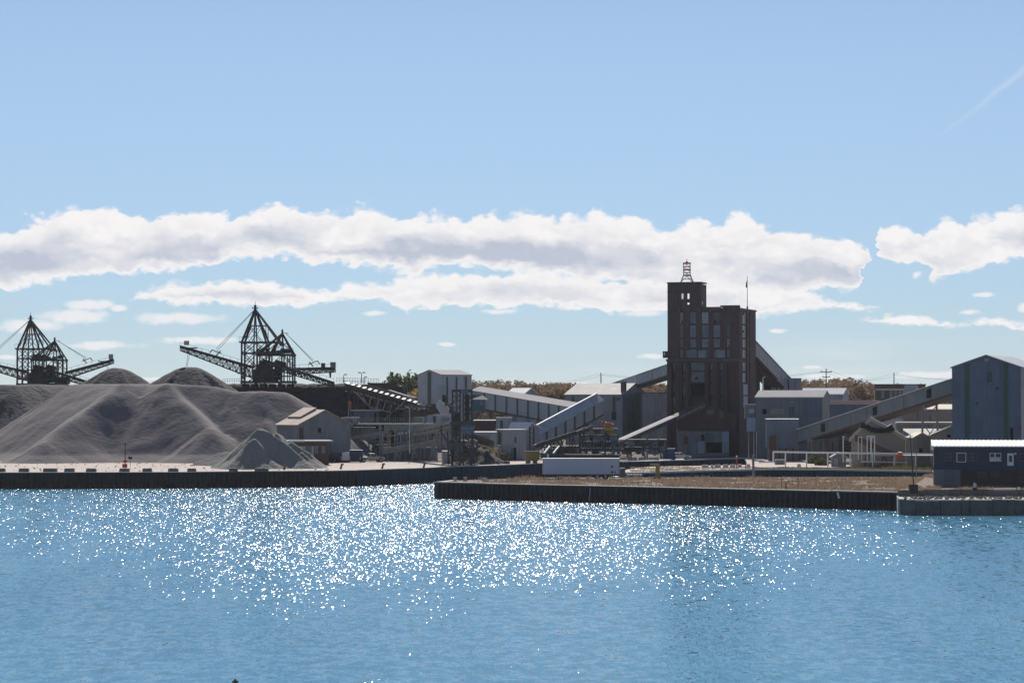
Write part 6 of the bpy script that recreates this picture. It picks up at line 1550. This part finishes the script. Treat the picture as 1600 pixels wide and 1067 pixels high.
ORD = 'first second third fourth fifth sixth seventh eighth ninth tenth eleventh twelfth thirteenth fourteenth fifteenth sixteenth seventeenth eighteenth nineteenth twentieth'.split()
wood = MB(); wtr = MB()
zones = [('left of the transfer tower',560,650,5),('above the long gallery with green stripes',738,880,20),('left of the mottled roof',845,905,7),('between the mottled roof and the brick tower',995,1042,5),('between the tower and the skyline brick workshop',1246,1368,18),('behind the skyline brick workshop',1368,1470,8),('beyond the big blue building',1480,1640,6)]
for zn, x0, x1, n in zones:
    lab = 0
    for row, (d0, dy) in enumerate(((980, 0), (900, 4), (820, 9))):
        for k in range(n):
            px = x0+(x1-x0)*(k+.5+rnd.uniform(-.45,.45)+row*.3)/n; i = rnd.choice([0,0,1,2,2,4,5] if row else [0,2,4,1,2])
            if x0 < 600 and row == 0: continue
            yt = topline(px)+dy+rnd.uniform(-6,4.5); d_ = d0+rnd.uniform(-25,25)
            if row == 0:
                lab += 1
                tree(i, px, yt, d_, '%s skyline tree counting right, %s' % (ORD[lab-1], zn), 'autumn trees on the skyline')
            else:
                Hh = Z(yt, d_)-LAND; s_k = Hh/meshes[i][2]; a = rnd.uniform(0, 6.28); T_ = Matrix.Translation((X(px,d_), d_, LAND)) @ Matrix.Rotation(a,4,'Z') @ Matrix.Scale(s_k,4)
                n0 = len(wood.v); wood.v += [tuple(T_ @ v.co) for v in meshes[i][1].vertices]; wood.f += [tuple(n0+q for q in p.vertices) for p in meshes[i][1].polygons]
                n0 = len(wtr.v); wtr.v += [tuple(T_ @ v.co) for v in meshes[i][0].vertices]; wtr.f += [tuple(n0+q for q in p.vertices) for p in meshes[i][0].polygons]
o = wood.build('autumn_wood', M['leaf_autumn']); o['kind'] = 'stuff'; o['label'] = 'brown autumn wood behind the plant'
t_ = wtr.build('trunks', M['bark'], o, True, kind='stuff')
# the field behind the plant, and brush
mb = MB(); mb.poly([(-2500,700,LAND+.02),(3500,700,LAND+.02),(4400,8900,LAND+.02),(-4400,8900,LAND+.02)])
M['field'] = mat('field_soil', (.15,.115,.075), .95, .4, .02, fine=.6)
o = mb.build('field', M['field']); o['kind'] = 'structure'
def bush(px, py, h, label, wm, hm, ml='weeds', d=None, n=320, leaf=.16, base=None):
    rr = random.Random(int(px*13)); lb = MB(); g = G(px, py, base if base is not None else LAND) if d is None else Vector((X(px,d), d, base or LAND))
    for k in range(n):
        a = rr.uniform(0,2*pi); q = rr.random()**.5; z = rr.random()**1.2*hm*(1-.6*q*q); p = Vector((cos(a)*q*wm, sin(a)*q*wm*.7, z)); s = leaf*rr.uniform(.5,1.4)
        nn = Vector((rr.gauss(0,1),rr.gauss(0,1),rr.gauss(0,1))).normalized(); u_ = nn.orthogonal().normalized()*s; w_ = nn.cross(u_)*.7
        i = len(lb.v); lb.v += [tuple(p-u_), tuple(p-w_), tuple(p+u_), tuple(p+w_)]; lb.f.append((i,i+1,i+2,i+3))
    o = lb.build('bush', M[ml]); o.location = g; o['label'] = label; o['category'] = 'bush'; return o
bush(1510, 758, RH, 'dark spreading bush in front of the navy building brick wall', 2.2, 1.5, 'leaf_green', n=900, base=RH)
bush(1498, 759, RH, 'lower dark bush left of the spreading bush by the navy building', 1.5, .9, 'leaf_green', n=500, base=RH)
bush(1275, 724, LAND, 'dark green bush behind the white pipe left of the small hut', 1.7, 2.2, 'leaf_green', n=800)
bush(1284, 727, LAND, 'lighter leaning bush touching the small hut', 1.3, 1.5, 'weeds', n=500)
for i,(px,py) in enumerate(((760,690),(790,655),(850,650),(845,662))):
    bush(px, py, LAND, 'brown scrub patch '+['beside the rubble heap','above the brown brick store','below the long gallery','between the two galleries'][i], 5, 3.0, 'leaf_olive', d=(500,640,660,640)[i], n=1000, leaf=.3)

# ================================================================ grass
def grass(name, pts_fn, n, hmin, hmax, m, label=None, w=.05, seed=1):
    rr = random.Random(seed); mb = MB()
    for k in range(n):
        r_ = pts_fn(rr)
        if r_ is None: continue
        x, y, z, f = r_; h = rr.uniform(hmin, hmax)*f
        for j in range(3):
            a = rr.uniform(0, pi); dx, dy = cos(a)*w*rr.uniform(.7,2), sin(a)*w; lx, ly = rr.gauss(0,.25)*h, rr.gauss(0,.25)*h; ox, oy = rr.gauss(0,.12), rr.gauss(0,.12)
            i = len(mb.v); mb.v += [(x+ox-dx,y+oy-dy,z),(x+ox+dx,y+oy+dy,z),(x+ox+lx,y+oy+ly,z+h*rr.uniform(.6,1))]; mb.f.append((i,i+1,i+2))
    o = mb.build(name, m); o['kind'] = 'stuff'; o['label'] = label; return o
def front_y(x):
    for (x0,y0),(x1,y1) in zip(P_front, P_front[1:]):
        if x0 <= x <= x1: return y0+(y1-y0)*(x-x0)/(x1-x0)
    return None
def pier_pt(rr):
    px = rr.uniform(740,1460); d = rr.uniform(334,402); x = X(px, d); fy = front_y(x)
    if fy is None: fy = 336 if x > P_front[-1][0] else None
    if fy is None or d < fy+1.3: return None
    if X(1404,340) < x and d < 337: return None
    dn = mn.noise(Vector((x*.22, d*.12, 0)))
    if dn < -.12 - .25*(rr.random()) and px < 1400: return None
    tip = min(1, max(0, (px-740)/60))
    if rr.random() > tip: return None
    if 846 < px < 970 and 395 < d < 399: return None
    return x, d, PH if d > 337.5 or x < X(1404,337) else RH, .55+.6*max(0,dn+.3)
grass('dry_grass', pier_pt, 15000, .18, .75, M['grass'], 'dry straw coloured grass covering the pier', seed=4)
def bank_pt(rr):
    px = rr.uniform(1178,1456); d = rr.uniform(425,450); x = X(px,d)
    for (x0,y0),(x1,y1) in zip(B_front, B_front[1:]):
        if x0 <= x <= x1 and d < y0+(y1-y0)*(x-x0)/(x1-x0)+.8: return None
    f = .5+.9*max(0, min(1,(px-1290)/60))
    return x, d, LAND, f*(.7+.6*mn.noise(Vector((x*.2,d*.2,4))))
grass('bank_grass', bank_pt, 6500, .25, .9, M['weeds'], 'mixed green and brown weeds on the bank below the white pipe', seed=5)
def b_pt(rr):
    px = rr.uniform(985,1178); d = rr.uniform(425,455); x = X(px,d)
    for (x0,y0),(x1,y1) in zip(B_front, B_front[1:]):
        if x0 <= x <= x1 and d < y0+(y1-y0)*(x-x0)/(x1-x0)+1.0: return None
    if mn.noise(Vector((x*.3,d*.3,9))) < -.05: return None
    return x, d, LAND, .6
grass('verge_grass', b_pt, 2500, .15, .5, M['grass'], 'thin dry grass on the narrow strip between the two slips', seed=6)
def q_pt(rr):
    px = rr.uniform(1405,1700); d = rr.uniform(336.6,350.5); return (X(px,d), d, RH, .5 if rr.random() < .5 else .9) if mn.noise(Vector((px*.03,d*.3,2))) > -.1 else None
grass('quay_grass', q_pt, 3500, .12, .5, M['grass'], 'patchy grass in front of the navy building', seed=7)
def toe_pt(rr):
    px = rr.uniform(1404,1458); d = rr.uniform(352,395); return (X(px,d), d, PH if X(px,d) < X(1446,392) else RH, .9)
grass('corner_grass', toe_pt, 1500, .3, .9, M['grass'], 'taller dry grass left of the navy building', seed=8)
# ground marks and debris on the quay ledge
rr = random.Random(3); mb = MB()
for k in range(260):
    px = rr.uniform(1408,1640); d = rr.uniform(326,335.2); s = rr.uniform(.04,.22); x = X(px,d); z = 1.96
    mb.hexa([(x-s,d-s,z),(x+s,d-s,z),(x+s,d+s,z),(x-s,d+s,z),(x-s*.6,d-s*.5,z+s),(x+s*.7,d-s*.5,z+s*.8),(x+s*.5,d+s*.6,z+s),(x-s*.6,d+s*.5,z+s*1.1)])
o = mb.build('rubble', M['concrete_dark']); o['kind'] = 'stuff'; o['label'] = 'broken concrete rubble on the lower quay ledge'
mb = MB()
for k in range(420):
    px = rr.uniform(-20,520); g = G(px, rr.uniform(722.5,736), LAND); s = rr.uniform(.04,.2)*(.6 if rr.random() < .8 else 1)
    x, d = g.x, g.y; mb.hexa([(x-s,d-s,LAND),(x+s,d-s,LAND),(x+s,d+s,LAND),(x-s,d+s,LAND),(x-s*.6,d-s*.5,LAND+s),(x+s*.7,d-s*.5,LAND+s*.8),(x+s*.5,d+s*.6,LAND+s),(x-s*.6,d+s*.5,LAND+s*1.1)])
o = mb.build('loose_stones', M['gravel_pale']); o['kind'] = 'stuff'; o['label'] = 'loose stones scattered over the gravel dock'
# darker tracks in the yard in front of the big pile
M['track'] = mat('wheel_track_soil', (.33,.27,.24), .95, .25, .2, fine=.5)
o = MB().poly([(*G(-60,724.5,LAND+.006).xy, LAND+.006),(*G(340,723,LAND+.006).xy, LAND+.006),(*G(520,719,LAND+.006).xy, LAND+.006),(*G(520,716,LAND+.006).xy, LAND+.006),(*G(-60,719,LAND+.006).xy, LAND+.006)]).build('haul_road', M['track']); o['kind'] = 'structure'
# ================================================================ buoy whose top shows at the lower edge
g = G(367.5, 1076, 0); r = thing('channel_buoy', 'small dark red channel buoy just cut by the lower picture edge', 'buoy', g)
k = 1/(F/g.y)
MB().tube((0,0,-.3),(0,0,.05),.34,.30,16).build('float', M['red'], r, True); MB().tube((0,0,.053),(0,0,.36),.13,.11,12).build('column', M['rust'], r, True); MB().tube((0,0,.363),(0,0,.44),.17,.17,12).tube((0,0,.443),(0,0,.52),.09,.05,12).build('lantern', M['rust'], r, True)

# ================================================================ more of the steelwork left of centre
truss('lattice_conveyor', 'grey lattice conveyor climbing left to right under the walkway deck', (514,692), (604,676), 504, 504, 5, 1.6, 18, M['steel_gray'], rail=True)
truss('lattice_conveyor', 'long shallow lattice conveyor in front of the loading ramp', (600,704), (694,688), 497, 494, 4.5, 1.6, 18, M['steel_gray'], rail=True, legs=((.2,0),(.5,0),(.8,0)))
truss('lattice_conveyor', 'dark lattice conveyor running from the inclined conveyor foot to the tower platform', (640,676), (708,660), 500, 468, 6, 1.8, 16, M['steel_gray'], rail=True)
truss('lattice_conveyor', 'thin conveyor dropping from the blue grey hut to the shed gable', (552,664), (503,672), 512, 492, 2.5, 1.0, 12, M['steel_lt'])
truss('lattice_conveyor', 'thin raking conveyor behind the dark car', (500,678), (520,663), 500, 503, 2, .8, 6, M['steel_lt'])
clutter('screening_unit', 'pale clarifier machinery with pipes beside the shed gable', 'screening machine', 500, 545, 668, 690, 497, 2, [M['steel_lt'], M['steel_gray'], M['board']], boxes=7, ln=5)
clutter('screening_unit', 'dark frames and housings behind the loading ramp', 'machinery', 600, 684, 672, 700, 520, 3, [M['steel'], M['steel_gray'], M['yellow'], M['steel']], boxes=16, ln=8)
clutter('screening_unit', 'dark machinery block around the lattice tower foot', 'machinery', 700, 745, 690, 722, 470, 3, [M['steel'], M['steel_gray'], M['gravel_dark'], M['steel']], boxes=14, ln=8, dp=5)
clutter('screening_unit', 'upper machine frames between the transfer tower and the walkway cabins', 'machinery', 655, 706, 636, 652, 530, 2, [M['steel'], M['steel_gray'], M['steel']], boxes=8, ln=4)
rr = random.Random(77)
for i, (x, y0) in enumerate(((598,676),(606,668),(617,668),(626,680),(634,680),(643,664),(657,672),(663,664),(678,680),(683,672),(697,668))):
    a = P(x, 717, 499); c = P(x, y0, 499); r = thing('support_column', ['slim grey steel column of the walkway, leftmost','second slim walkway column from the left','third slim walkway column from the left','fourth slim walkway column from the left','fifth slim walkway column, short','tall slim column beside the pale lamp post','slim column right of the pale lamp post','tall column below the small grey cabin','short column near the white storage box','column just left of the white storage box','column touching the lattice tower strut'][i], 'column', a)
    MB().bar(a, c, rr.uniform(.16,.3)).build('shaft', M['steel_gray'], r); MB().box(a.x-.3,a.x+.3,a.y-.3,a.y+.3,LAND,LAND+.2).build('foot', M['concrete'], r)
    MB().bar(c-Vector((0,0,1.2)), c+Vector((1.0,0,-.1)), .12).build('knee_brace', M['steel'], r)
